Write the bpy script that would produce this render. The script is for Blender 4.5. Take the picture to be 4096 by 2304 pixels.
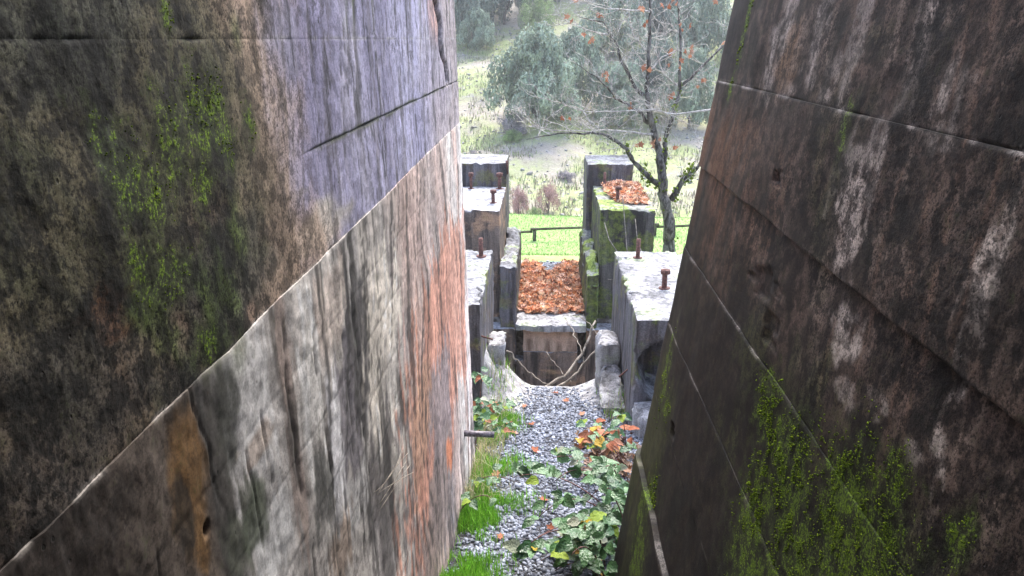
import bpy, math, random
import numpy as np
from mathutils import Vector, Matrix

for o in list(bpy.data.objects):
    bpy.data.objects.remove(o)
S = bpy.context.scene
COL = S.collection
EYE = 5.0                                   # eye height; every h below is metres under the eye
rng = np.random.default_rng(7)
random.seed(7)
R = math.radians

# ------------------------------------------------------------------ camera, sky, sun, exposure
cd = bpy.data.cameras.new('camera')
cam = bpy.data.objects.new('camera', cd); COL.objects.link(cam)
cam.location = (0, 0, EYE)
cam.rotation_euler = (R(90 - 17.97), 0, R(2.29))
cd.sensor_width = 36; cd.lens = 26.97
cd.clip_start = 0.05; cd.clip_end = 6000
S.camera = cam

w = bpy.data.worlds.new('World'); S.world = w; w.use_nodes = True
wn = w.node_tree.nodes; wl = w.node_tree.links
sky = wn.new('ShaderNodeTexSky'); sky.sky_type = 'NISHITA'; sky.sun_disc = False
SUN_EL, SUN_AZ = 58, 14                     # azimuth from straight ahead (+Y) towards the right (+X)
sky.sun_elevation = R(SUN_EL); sky.sun_rotation = R(SUN_AZ)
sky.air_density = 1.0; sky.dust_density = 3.0; sky.ozone_density = 1.0
bg = wn['Background']; wl.new(sky.outputs[0], bg.inputs[0]); bg.inputs[1].default_value = 0.15
sd = bpy.data.lights.new('sun', 'SUN'); sd.energy = 1.5; sd.angle = R(25); sd.color = (1, .965, .91)
sun = bpy.data.objects.new('sun', sd); COL.objects.link(sun)
sv = Vector((math.sin(R(SUN_AZ)) * math.cos(R(SUN_EL)), math.cos(R(SUN_AZ)) * math.cos(R(SUN_EL)), math.sin(R(SUN_EL))))
sun.rotation_euler = sv.to_track_quat('Z', 'Y').to_euler()
sun.location = (0, 0, 60)
S.view_settings.view_transform = 'Standard'; S.view_settings.look = 'None'
S.view_settings.gamma = 1; S.view_settings.use_curve_mapping = False
S.view_settings.exposure = 2.12
S.cycles.max_bounces = 6; S.cycles.diffuse_bounces = 4; S.cycles.transparent_max_bounces = 4

# ------------------------------------------------------------------ numpy noise
def _h(ix, iy, iz, seed):
    n = (ix.astype(np.uint32) * np.uint32(374761393)) ^ (iy.astype(np.uint32) * np.uint32(668265263)) ^ \
        (iz.astype(np.uint32) * np.uint32(2147483647)) ^ np.uint32((seed * 1274126177) & 0xffffffff)
    n = (n ^ (n >> np.uint32(13))) * np.uint32(1274126177)
    n = (n ^ (n >> np.uint32(16))) * np.uint32(2246822519)
    n = n ^ (n >> np.uint32(13))
    return (n & np.uint32(0xffffff)).astype(np.float32) / np.float32(0xffffff)

def vn2(x, y, seed):
    x = np.asarray(x, np.float32); y = np.asarray(y, np.float32)
    x, y = np.broadcast_arrays(x, y)
    xi = np.floor(x); yi = np.floor(y); fx = x - xi; fy = y - yi
    fx = fx * fx * (3 - 2 * fx); fy = fy * fy * (3 - 2 * fy)
    xi = xi.astype(np.int64); yi = yi.astype(np.int64); z = np.zeros_like(xi)
    a = _h(xi, yi, z, seed); b = _h(xi + 1, yi, z, seed); c = _h(xi, yi + 1, z, seed); d = _h(xi + 1, yi + 1, z, seed)
    return (a + (b - a) * fx) * (1 - fy) + (c + (d - c) * fx) * fy

def fb(x, y, o=4, seed=0, g=.5):
    t = 0; amp = 1; s = 0
    x = np.asarray(x, np.float32); y = np.asarray(y, np.float32)
    for i in range(o):
        t = t + amp * (vn2(x, y, seed + i * 17) * 2 - 1); s += amp; amp *= g
        x = x * 2.03 + 11.7; y = y * 2.03 + 5.3
    return t / s * 1.5

def vn3(p, seed):
    xi = np.floor(p); f = p - xi; f = f * f * (3 - 2 * f); xi = xi.astype(np.int64)
    r = 0
    for dx in (0, 1):
        for dy in (0, 1):
            for dz in (0, 1):
                wgt = (f[:, 0] if dx else 1 - f[:, 0]) * (f[:, 1] if dy else 1 - f[:, 1]) * (f[:, 2] if dz else 1 - f[:, 2])
                r = r + wgt * _h(xi[:, 0] + dx, xi[:, 1] + dy, xi[:, 2] + dz, seed)
    return r

def fb3(p, o=3, seed=0):
    t = 0; amp = 1; s = 0
    for i in range(o):
        t = t + amp * (vn3(p, seed + 13 * i) * 2 - 1); s += amp; amp *= .5; p = p * 2.03 + 3.1
    return t / s * 1.5

def sm(a, b, x):
    t = np.clip((x - a) / (b - a), 0, 1); return t * t * (3 - 2 * t)

def mix(c0, c1, t):
    t = np.asarray(t)[..., None]; return np.asarray(c0) * (1 - t) + np.asarray(c1) * t

# ------------------------------------------------------------------ mesh + object helpers
def mesh(name, v, f, mat=None, cols=None, fl=None, smooth=True):
    """v (n,3); f (m,k) array, or a list of arrays of different k"""
    fs = f if isinstance(f, list) else [f]
    fs = [np.asarray(q, np.int32) for q in fs if len(q)]
    me = bpy.data.meshes.new(name)
    v = np.asarray(v, np.float32)
    me.vertices.add(len(v)); me.vertices.foreach_set('co', v.ravel())
    idx = np.concatenate([q.ravel() for q in fs]); tot = np.concatenate([np.full(len(q), q.shape[1], np.int32) for q in fs])
    me.loops.add(len(idx)); me.loops.foreach_set('vertex_index', idx)
    me.polygons.add(len(tot))
    st = np.zeros(len(tot), np.int32); st[1:] = np.cumsum(tot)[:-1]
    me.polygons.foreach_set('loop_start', st)
    if smooth: me.polygons.foreach_set('use_smooth', np.ones(len(tot), bool))
    me.update(calc_edges=True)
    if cols is not None:
        a = me.attributes.new('Col', 'FLOAT_COLOR', 'POINT')
        c = np.ones((len(v), 4), np.float32); c[:, :3] = cols
        a.data.foreach_set('color', c.ravel())
    if fl is not None:
        for k, val in fl.items():
            a = me.attributes.new(k, 'FLOAT', 'POINT'); a.data.foreach_set('value', np.asarray(val, np.float32).ravel())
    if mat: me.materials.append(mat)
    return me

def link(name, me, parent=None, loc=None, kind=None, label=None, cat=None, group=None):
    o = bpy.data.objects.new(name, me); COL.objects.link(o)
    if parent: o.parent = parent
    if loc is not None: o.location = loc
    if kind: o['kind'] = kind
    if label: o['label'] = label
    if cat: o['category'] = cat
    if group: o['group'] = group
    return o

def thing(name, loc, label, cat, group=None):
    o = link(name, None, None, loc, None, label, cat, group); o.empty_display_size = .2
    return o

def part(name, v, f, mat, parent, cols=None, fl=None, smooth=True, kind=None, label=None):
    """vertices are given in world coordinates and stored relative to the thing's base"""
    off = np.zeros(3); p = parent
    while p is not None:
        off = off + np.array(p.location); p = p.parent
    return link(name, mesh(name, np.asarray(v) - off, f, mat, cols, fl, smooth), parent, None, kind, label)

def gridf(nr, nc, flip=False):
    i = np.arange(nr - 1)[:, None] * nc + np.arange(nc - 1)[None, :]
    i = i.ravel(); q = np.stack([i, i + 1, i + nc + 1, i + nc], 1)
    return q[:, ::-1] if flip else q

def tube(pts, rad, n=6, rough=0, seed=0):
    pts = [Vector(p) for p in pts]
    if not hasattr(rad, '__len__'): rad = [rad] * len(pts)
    V = []; up = Vector((.13, .21, .97))
    for i, p in enumerate(pts):
        t = (pts[min(i + 1, len(pts) - 1)] - pts[max(i - 1, 0)]).normalized()
        a = t.cross(up)
        if a.length < .05: a = t.cross(Vector((1, 0, 0)))
        a.normalize(); b = t.cross(a)
        for k in range(n):
            an = 2 * math.pi * k / n
            r = rad[i] * (1 + (random.uniform(-rough, rough) if rough else 0))
            V.append(p + a * (math.cos(an) * r) + b * (math.sin(an) * r))
    F = []
    for i in range(len(pts) - 1):
        for k in range(n):
            F.append((i * n + k, i * n + (k + 1) % n, (i + 1) * n + (k + 1) % n, (i + 1) * n + k))
    V = np.array([tuple(q) for q in V]); m = len(pts)
    V = np.vstack([V, [tuple(pts[0])], [tuple(pts[-1])]])
    T = [(m * n, (k + 1) % n, k) for k in range(n)] + [(m * n + 1, (m - 1) * n + k, (m - 1) * n + (k + 1) % n) for k in range(n)]
    return V, np.array(F), np.array(T)

class Bag:
    """collects pieces into one mesh"""
    def __init__(s): s.v = []; s.f = {}; s.c = []; s.n = 0
    def add(s, v, fs, col=None):
        v = np.asarray(v, np.float32)
        for f in (fs if isinstance(fs, (list, tuple)) else [fs]):
            f = np.asarray(f)
            if len(f): s.f.setdefault(f.shape[1], []).append(f + s.n)
        s.v.append(v); s.n += len(v)
        if col is not None: s.c.append(np.broadcast_to(np.asarray(col, np.float32), (len(v), 3)))
    def out(s):
        return np.vstack(s.v), [np.vstack(q) for q in s.f.values()], (np.vstack(s.c) if s.c else None)

def scatter(pv, pf, pos, rot, scl, cols=None):
    """copies of one small piece (pv,pf) as one vertex block; rot (n,3,3), scl (n,3)"""
    n = len(pos); k = len(pv)
    V = np.einsum('nij,nkj->nki', rot, pv[None] * scl[:, None, :]) + pos[:, None, :]
    F = (pf[None] + (np.arange(n) * k)[:, None, None]).reshape(-1, pf.shape[1])
    C = None if cols is None else np.repeat(cols, k, 0)
    return V.reshape(-1, 3), F, C

def rotm(yaw, pitch, roll):
    cy, sy, cp, sp, cr, sr = np.cos(yaw), np.sin(yaw), np.cos(pitch), np.sin(pitch), np.cos(roll), np.sin(roll)
    M = np.empty((len(yaw), 3, 3))
    M[:, 0, 0] = cy * cp; M[:, 0, 1] = cy * sp * sr - sy * cr; M[:, 0, 2] = cy * sp * cr + sy * sr
    M[:, 1, 0] = sy * cp; M[:, 1, 1] = sy * sp * sr + cy * cr; M[:, 1, 2] = sy * sp * cr - cy * sr
    M[:, 2, 0] = -sp; M[:, 2, 1] = cp * sr; M[:, 2, 2] = cp * cr
    return M

def rnd(a, b, n): return rng.uniform(a, b, n)

# ------------------------------------------------------------------ materials
class NT:
    def __init__(s, name, rough=.9, spec=.3):
        s.m = bpy.data.materials.new(name); s.m.use_nodes = True
        s.t = s.m.node_tree; s.n = s.t.nodes; s.l = s.t.links; s.b = s.n['Principled BSDF']
        s.b.inputs['Roughness'].default_value = rough; s.b.inputs['Specular IOR Level'].default_value = spec
    def add(s, t, **kw):
        nd = s.n.new(t)
        for k, v in kw.items(): setattr(nd, k, v)
        return nd
    def put(s, sock, v):
        if isinstance(v, bpy.types.NodeSocket): s.l.new(v, sock)
        elif hasattr(v, '__len__') and len(v) == 3 and sock.type == 'RGBA': sock.default_value = (*v, 1)
        else: sock.default_value = v
    def coord(s, kind='Object'):
        return s.add('ShaderNodeTexCoord').outputs[kind]
    def mapping(s, v, scale, loc=(0, 0, 0)):
        m = s.add('ShaderNodeMapping'); s.put(m.inputs['Vector'], v); m.inputs['Scale'].default_value = scale
        s.put(m.inputs['Location'], loc); return m.outputs[0]
    def noise(s, v, scale, detail=6, rough=.6, dist=0):
        n = s.add('ShaderNodeTexNoise'); s.put(n.inputs['Vector'], v); n.inputs['Scale'].default_value = scale
        n.inputs['Detail'].default_value = detail; n.inputs['Roughness'].default_value = rough; n.inputs['Distortion'].default_value = dist
        return n.outputs['Fac']
    def ramp(s, f, lo, hi, a=0., b=1.):
        n = s.add('ShaderNodeMapRange', interpolation_type='SMOOTHSTEP'); s.put(n.inputs[0], f)
        for i, q in enumerate((lo, hi, a, b)): s.put(n.inputs[i + 1], q)
        return n.outputs[0]
    def math(s, op, a, b=0.):
        n = s.add('ShaderNodeMath', operation=op); s.put(n.inputs[0], a); s.put(n.inputs[1], b); return n.outputs[0]
    def mix(s, f, a, b, mode='MIX'):
        n = s.add('ShaderNodeMix', data_type='RGBA', blend_type=mode)
        s.put(n.inputs[0], f); s.put(n.inputs[6], a); s.put(n.inputs[7], b); return n.outputs[2]
    def attr(s, name, out='Color'):
        return s.add('ShaderNodeAttribute', attribute_name=name).outputs[out]
    def scale(s, col, f):
        n = s.add('ShaderNodeVectorMath', operation='SCALE'); s.put(n.inputs[0], col); s.put(n.inputs['Scale'], f); return n.outputs[0]
    def bump(s, h, strength, dist):
        n = s.add('ShaderNodeBump'); s.put(n.inputs['Height'], h); s.put(n.inputs['Strength'], strength); n.inputs['Distance'].default_value = dist
        return n.outputs[0]
    def done(s, col, normal=None, rough=None):
        s.put(s.b.inputs['Base Color'], col)
        if normal is not None: s.put(s.b.inputs['Normal'], normal)
        if rough is not None: s.put(s.b.inputs['Roughness'], rough)
        return s.m

def mat_wall(name):
    t = NT(name, .8, .3); c = t.coord()
    ero = t.attr('ero', 'Fac'); stk = t.attr('stk', 'Fac'); mos = t.attr('mos', 'Fac')
    n0 = t.noise(c, 7, 6, .65); n1 = t.noise(c, 17, 9, .68); n2 = t.noise(c, 110, 6, .72); n3 = t.noise(c, 300, 3, .6)
    col = t.attr('Col')
    # mottling: soft on the formed faces, hard-edged where the skin has weathered off
    m1 = t.ramp(n1, .40, .60, .80, 1.18); m1e = t.ramp(n1, .445, .535, .30, 1.45)
    mx = t.add('ShaderNodeMix'); t.put(mx.inputs[0], ero); t.put(mx.inputs[2], m1); t.put(mx.inputs[3], m1e)
    lo2 = t.math('SUBTRACT', .86, t.math('MULTIPLY', ero, .40)); hi2 = t.math('ADD', 1.12, t.math('MULTIPLY', ero, .5))
    col = t.scale(col, t.math('MULTIPLY', mx.outputs[0], t.ramp(n2, .36, .64, lo2, hi2)))
    # broad black algae blotches on weathered faces
    bl = t.math('MULTIPLY', t.ramp(t.noise(t.mapping(c, (1, 1, .7)), 5, 9, .66), .52, .44), t.ramp(ero, .25, .8))
    col = t.mix(t.math('MULTIPLY', bl, .82), col, t.scale(col, .20))
    # water runs: vertical streaks, pale lime and dark algae
    w = t.add('ShaderNodeVectorMath', operation='ADD'); t.put(w.inputs[0], c)
    wob = t.add('ShaderNodeTexNoise'); t.put(wob.inputs['Vector'], t.mapping(c, (1, 1, .6))); wob.inputs['Scale'].default_value = 4; wob.inputs['Detail'].default_value = 6
    sb = t.add('ShaderNodeVectorMath', operation='SCALE'); t.put(sb.inputs[0], wob.outputs['Color']); sb.inputs['Scale'].default_value = .14
    t.put(w.inputs[1], sb.outputs[0])
    r1 = t.noise(t.mapping(w.outputs[0], (.3, 1, .07)), 11, 7, .64); r2 = t.noise(t.mapping(w.outputs[0], (.3, 1, .2), (3, 5, 1)), 24, 7, .7)
    pale = t.math('MULTIPLY', t.ramp(t.math('ADD', t.math('MULTIPLY', r1, .6), t.math('MULTIPLY', r2, .4)), .53, .57), t.ramp(n0, .42, .52))
    dark = t.math('MULTIPLY', t.ramp(t.math('ADD', t.math('MULTIPLY', r1, .5), t.math('MULTIPLY', r2, .5)), .465, .435), t.ramp(n0, .60, .50))
    col = t.mix(t.math('MULTIPLY', pale, t.math('MULTIPLY', stk, .7)), col, t.scale(col, 1.6))
    col = t.mix(t.math('MULTIPLY', dark, stk), col, t.scale(col, .25))
    # eroded concrete: dark sockets and pale aggregate grains
    sock = t.math('MULTIPLY', t.ramp(n2, .47, .40), ero)
    col = t.mix(t.math('MULTIPLY', sock, .85), col, t.scale(col, .15))
    gr = t.math('MULTIPLY', t.ramp(n3, .57, .66), ero)
    col = t.mix(t.math('MULTIPLY', gr, .5), col, t.scale(col, 2.4))
    # small air-holes in the formed faces
    vo = t.add('ShaderNodeTexVoronoi'); t.put(vo.inputs['Vector'], t.mapping(c, (1, 1, .75))); vo.inputs['Scale'].default_value = 24
    hole = t.math('MULTIPLY', t.ramp(vo.outputs['Distance'], .11, .06), t.ramp(t.noise(c, 6, 2), .5, .6))
    col = t.mix(hole, col, (.012, .011, .01))
    # moss growing as a ragged film
    mf = t.math('ADD', mos, t.math('ADD', t.math('MULTIPLY', t.math('SUBTRACT', n1, .5), 2.2), t.math('MULTIPLY', t.math('SUBTRACT', n2, .5), 1.3)))
    thin = t.ramp(mf, .15, .55); thick = t.math('MULTIPLY', t.ramp(mf, .54, .82), .9)
    col = t.mix(t.math('MULTIPLY', thin, .6), col, (.032, .045, .012))
    col = t.mix(thick, col, t.mix(t.ramp(n2, .42, .66), (.025, .048, .004), (.20, .33, .010)))
    hgt = t.math('ADD', t.math('MULTIPLY', n1, .05), t.math('MULTIPLY', n2, .4))
    hgt = t.math('SUBTRACT', hgt, t.math('MULTIPLY', hole, .7))
    hgt = t.math('ADD', hgt, t.math('MULTIPLY', thick, .25))
    st = t.math('ADD', t.math('MULTIPLY', t.math('MAXIMUM', ero, thick), .6), .1)
    return t.done(col, t.bump(hgt, st, .008))

def mat_concrete(name, light, dark, warm, warm_amt, moss_amt, top=(.52, .52, .53), dirt=.5):
    t = NT(name, .85, .3)
    c = t.coord(); ob = t.add('ShaderNodeObjectInfo').outputs['Random']
    sh = t.add('ShaderNodeVectorMath', operation='ADD'); t.put(sh.inputs[0], c)
    cb = t.add('ShaderNodeCombineXYZ'); t.put(cb.inputs[0], t.math('MULTIPLY', ob, 37.)); t.put(cb.inputs[1], t.math('MULTIPLY', ob, 19.))
    t.put(sh.inputs[1], cb.outputs[0]); c = sh.outputs[0]
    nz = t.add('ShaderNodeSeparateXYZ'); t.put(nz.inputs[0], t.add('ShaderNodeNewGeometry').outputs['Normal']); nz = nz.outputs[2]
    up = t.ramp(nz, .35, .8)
    n1 = t.noise(c, 2.2, 8, .65); n2 = t.noise(c, 14, 6, .65); n3 = t.noise(c, 60, 4, .6)
    strk = t.noise(t.mapping(c, (1, 1, .1)), 7, 5, .65)
    side = t.mix(t.ramp(strk, .5 - dirt * .25, .78 - dirt * .25), dark, light)
    lay = t.noise(t.mapping(c, (.25, .25, 1)), 3.2, 4, .6)
    wm = t.math('MULTIPLY', t.ramp(n1, .45, .6), t.ramp(lay, .42, .6))
    side = t.mix(t.math('MULTIPLY', wm, warm_amt), side, warm)
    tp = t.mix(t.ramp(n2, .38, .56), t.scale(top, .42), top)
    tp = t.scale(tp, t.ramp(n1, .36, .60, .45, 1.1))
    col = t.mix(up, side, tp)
    mo = t.math('MULTIPLY', t.ramp(n1, .62 - .3 * moss_amt, .70 - .3 * moss_amt), t.ramp(nz, -.3, .5, .25, 1.))
    mcol = t.mix(t.ramp(n2, .35, .6), (.06, .10, .012), (.22, .30, .03))
    col = t.mix(t.math('MULTIPLY', mo, min(1, moss_amt * 1.6)), col, mcol)
    col = t.scale(col, t.ramp(n3, .3, .7, .7, 1.25))
    hgt = t.math('ADD', t.math('MULTIPLY', n2, .8), t.math('MULTIPLY', n3, .3))
    return t.done(col, t.bump(hgt, .7, .03))

def mat_col(name, rough=.8, spec=.3, grain=30, amt=.35, bump=0, trans=0):
    """colour from the Col attribute with grain"""
    t = NT(name, rough, spec); c = t.coord()
    n = t.noise(c, grain, 5, .6)
    col = t.scale(t.attr('Col'), t.ramp(n, .3, .7, 1 - amt, 1 + amt))
    m = t.done(col, t.bump(n, .5, bump) if bump else None)
    if trans:
        tr = t.add('ShaderNodeBsdfTranslucent'); t.put(tr.inputs[0], col)
        ms = t.add('ShaderNodeMixShader'); ms.inputs[0].default_value = trans
        t.l.new(t.b.outputs[0], ms.inputs[1]); t.l.new(tr.outputs[0], ms.inputs[2])
        t.l.new(ms.outputs[0], t.n['Material Output'].inputs[0])
    return m

def mat_plain(name, a, b, scale=12, rough=.8, spec=.3, bump=.01, stretch=(1, 1, 1), lo=.4, hi=.6):
    t = NT(name, rough, spec); c = t.mapping(t.coord(), stretch)
    n = t.noise(c, scale, 6, .65); n2 = t.noise(c, scale * 6, 3, .6)
    col = t.scale(t.mix(t.ramp(n, lo, hi), a, b), t.ramp(n2, .3, .7, .75, 1.25))
    return t.done(col, t.bump(n2, .6, bump))

def mat_leaf(name, a, b, rough=.4, spec=.5, trans=.25):
    """per-object colour between a and b, vein relief across the blade"""
    t = NT(name, rough, spec); rd = t.add('ShaderNodeObjectInfo').outputs['Random']
    c = t.coord(); n = t.noise(c, 20, 4, .6)
    col = t.scale(t.mix(rd, a, b), t.ramp(n, .3, .7, .65, 1.35))
    m = t.done(col, t.bump(t.noise(c, 7, 3, .5), .35, .06))
    tr = t.add('ShaderNodeBsdfTranslucent'); t.put(tr.inputs[0], col)
    ms = t.add('ShaderNodeMixShader'); ms.inputs[0].default_value = trans
    t.l.new(t.b.outputs[0], ms.inputs[1]); t.l.new(tr.outputs[0], ms.inputs[2])
    t.l.new(ms.outputs[0], t.n['Material Output'].inputs[0])
    return m

M = {}
M['wall'] = mat_wall('weathered_concrete')
M['core'] = mat_plain('rough_concrete', (.16, .14, .13), (.28, .26, .25), 3, .9)
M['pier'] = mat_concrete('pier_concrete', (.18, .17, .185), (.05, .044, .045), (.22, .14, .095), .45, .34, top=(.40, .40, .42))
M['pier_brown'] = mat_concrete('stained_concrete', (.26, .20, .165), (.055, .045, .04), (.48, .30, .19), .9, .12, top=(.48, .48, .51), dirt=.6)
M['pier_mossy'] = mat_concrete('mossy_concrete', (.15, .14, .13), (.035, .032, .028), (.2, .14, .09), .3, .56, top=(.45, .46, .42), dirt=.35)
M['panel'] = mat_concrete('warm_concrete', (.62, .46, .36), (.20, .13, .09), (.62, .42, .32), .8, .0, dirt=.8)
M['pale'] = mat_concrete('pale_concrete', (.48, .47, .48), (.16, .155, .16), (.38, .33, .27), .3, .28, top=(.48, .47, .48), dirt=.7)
M['rust'] = mat_plain('rusted_iron', (.075, .035, .03), (.17, .075, .06), 30, .8, .4, .004)
M['steel'] = mat_plain('dull_steel', (.07, .055, .065), (.20, .18, .21), 40, .45, .5, .002)
M['gravel'] = mat_col('gravel_stone', .6, .5, 60, .3, .004)
M['soil'] = mat_plain('gravelly_soil', (.025, .024, .026), (.09, .092, .105), 26, .95, .2, .03)
M['moss'] = mat_col('moss', .95, .1, 80, .4)
M['grass'] = mat_col('grass_blade', .55, .35, 20, .3, 0, .3)
M['litter'] = mat_col('dead_leaf', .75, .25, 25, .35, 0, .2)
M['foliage'] = mat_col('shrub_leaf', .7, .25, 3, .3, 0, .2)
M['bark'] = mat_plain('lichen_bark', (.045, .038, .032), (.19, .175, .16), 9, .9, .2, .02, (1, 1, .4))
M['twig'] = mat_plain('pale_twig', (.30, .27, .25), (.58, .54, .50), 14, .85, .2, .004)
M['dead'] = mat_plain('dead_wood', (.14, .12, .10), (.34, .30, .25), 10, .9, .2, .006)
M['stem'] = mat_plain('bramble_stem', (.09, .045, .04), (.22, .10, .09), 12, .6, .4, .002)
M['wood'] = mat_plain('weathered_wood', (.05, .05, .03), (.12, .11, .07), 8, .85, .2, .01)
M['leaf_green'] = mat_leaf('bramble_leaf', (.03, .09, .03), (.10, .22, .08), .30, .7, .2)
M['leaf_pale'] = mat_leaf('pale_leaf', (.30, .34, .24), (.42, .44, .34), .7, .2, .2)
M['leaf_yellow'] = mat_leaf('yellow_leaf', (.52, .38, .04), (.46, .24, .05), .5, .3, .4)
M['leaf_lime'] = mat_leaf('lime_leaf', (.22, .34, .03), (.30, .40, .05), .5, .3, .4)
M['leaf_brown'] = mat_leaf('brown_leaf', (.30, .10, .05), (.48, .24, .15), .7, .2, .2)

# ------------------------------------------------------------------ terrain
def path_h(y):
    y = np.asarray(y, float)
    return np.where(y < 4.6, 1.75 + .4185 * np.clip(y, 0, 4.6), 3.675 + .215 * (y - 4.6))

def ground_h(x, y):
    """metres under the eye"""
    x = np.asarray(x, float); y = np.asarray(y, float)
    hp = path_h(np.minimum(y, 10.4))
    side = sm(1.2, 3.2, np.abs(x - .15))
    hp = hp - side * .5 + .02
    pit = 7.0 - sm(1.9, 3.0, np.abs(x - .15)) * 2.0
    bed = 5.25 + .1 * sm(1.9, 3, np.abs(x - .15))
    h = hp + (pit - hp) * sm(10.3, 10.55, y)
    h = h + (bed - h) * sm(13.95, 14.3, y)
    lawn = 7.25 + .012 * (y - 26) + .16 * fb(x * .11, y * .11, 2, 5)
    h = h + (lawn - h) * sm(18.2, 25.5, y)
    yy = np.array([0, 31, 34.5, 39, 45, 52, 60, 68, 76, 84, 92, 120, 170, 260, 500, 2500])
    hh = np.array([7.3, 7.3, 8.3, 9.7, 9.3, 8.3, 6.5, 3.9, 1.2, -1.6, -4.6, -16, -36, -52, -50, -50])
    hill = np.interp(y + 1.5 * fb(x * .05, y * .02, 2, 9) * sm(31, 40, y), yy, hh) + (.5 * fb(x * .16, y * .16, 4, 21) + .14 * fb(x * 1.1, y * 1.1, 3, 22)) * sm(33, 45, y)
    h = np.where(y > 28, h + (hill - h) * sm(32.5, 36, y + .14 * np.minimum(x, 3)), h)
    return h

xs = np.unique(np.round(np.concatenate([np.arange(-3.5, 4.01, .125), np.arange(-30, 34, .5), np.arange(-90, 90, 4), np.array([-1500, -900, -500, -250, -150, 150, 250, 500, 900, 1500])]), 3))
ys = np.unique(np.round(np.concatenate([np.arange(-6, 19, .15), [10.3, 10.42, 10.55, 13.95, 14.12, 14.3], np.arange(19, 100, .5), np.arange(100, 260, 8), np.array([-1500, -600, -200, -60, -20, 350, 500, 900, 1600, 2500])]), 3))
X, Y = np.meshgrid(xs, ys)
H = ground_h(X, Y)
V = np.stack([X, Y, EYE - H], -1).reshape(-1, 3)
t = NT('ground_earth', .95, .15); c = t.coord()
nA = t.noise(c, .16, 6, .6); nB = t.noise(c, 1.3, 7, .7); nC = t.noise(c, 9, 5, .65)
sep = t.add('ShaderNodeSeparateXYZ'); t.put(sep.inputs[0], c)
hillcol = t.mix(t.ramp(nA, .42, .58), (.31, .28, .235), (.28, .315, .15))
hillcol = t.mix(t.ramp(nB, .54, .68), hillcol, (.33, .305, .28))
hillcol = t.mix(t.ramp(nB, .42, .32), hillcol, (.18, .15, .12))
lawncol = t.mix(t.ramp(nA, .35, .65), (.22, .36, .11), (.32, .45, .17))
lawncol = t.mix(t.ramp(nB, .54, .70), lawncol, (.30, .34, .16))
near = t.mix(t.ramp(nC, .4, .6), (.10, .085, .07), (.20, .18, .16))
gr = t.mix(t.ramp(nC, .42, .58), (.16, .17, .18), (.42, .43, .46))
yj = t.math('ADD', sep.outputs[1], t.math('MULTIPLY', t.math('SUBTRACT', nB, .5), 1.6))
col = t.mix(t.ramp(yj, 17.0, 17.4), near, gr)
col = t.mix(t.ramp(yj, 17.9, 18.4), col, lawncol)
yj2 = t.math('ADD', t.math('ADD', sep.outputs[1], t.math('MULTIPLY', sep.outputs[0], .14)), t.math('MULTIPLY', t.math('SUBTRACT', nB, .5), 2.))
col = t.mix(t.ramp(yj2, 33.6, 34.4), col, hillcol)
col = t.scale(col, t.ramp(nC, .3, .7, .78, 1.2))
t.done(col, t.bump(t.math('ADD', nB, t.math('MULTIPLY', nC, .3)), .5, .15))
M['ground'] = t.m
link('ground', mesh('ground', V, gridf(len(ys), len(xs)), M['ground']), kind='structure')

# gravel path sheet between the walls
xs2 = np.arange(-1.0, 2.3, .1); ys2 = np.arange(-4, 10.25, .1)
X, Y = np.meshgrid(xs2, ys2)
Hp = ground_h(X, Y) - .02 + .02 * fb(X * 2, Y * 2, 3, 3)
path = link('gravel_path', mesh('gravel_path', np.stack([X, Y, EYE - Hp], -1).reshape(-1, 3), gridf(len(ys2), len(xs2)), M['soil']), kind='structure')

def path_z(x, y):
    return EYE - (ground_h(x, y) - .02 + .02 * fb(np.asarray(x) * 2, np.asarray(y) * 2, 3, 3))

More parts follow.
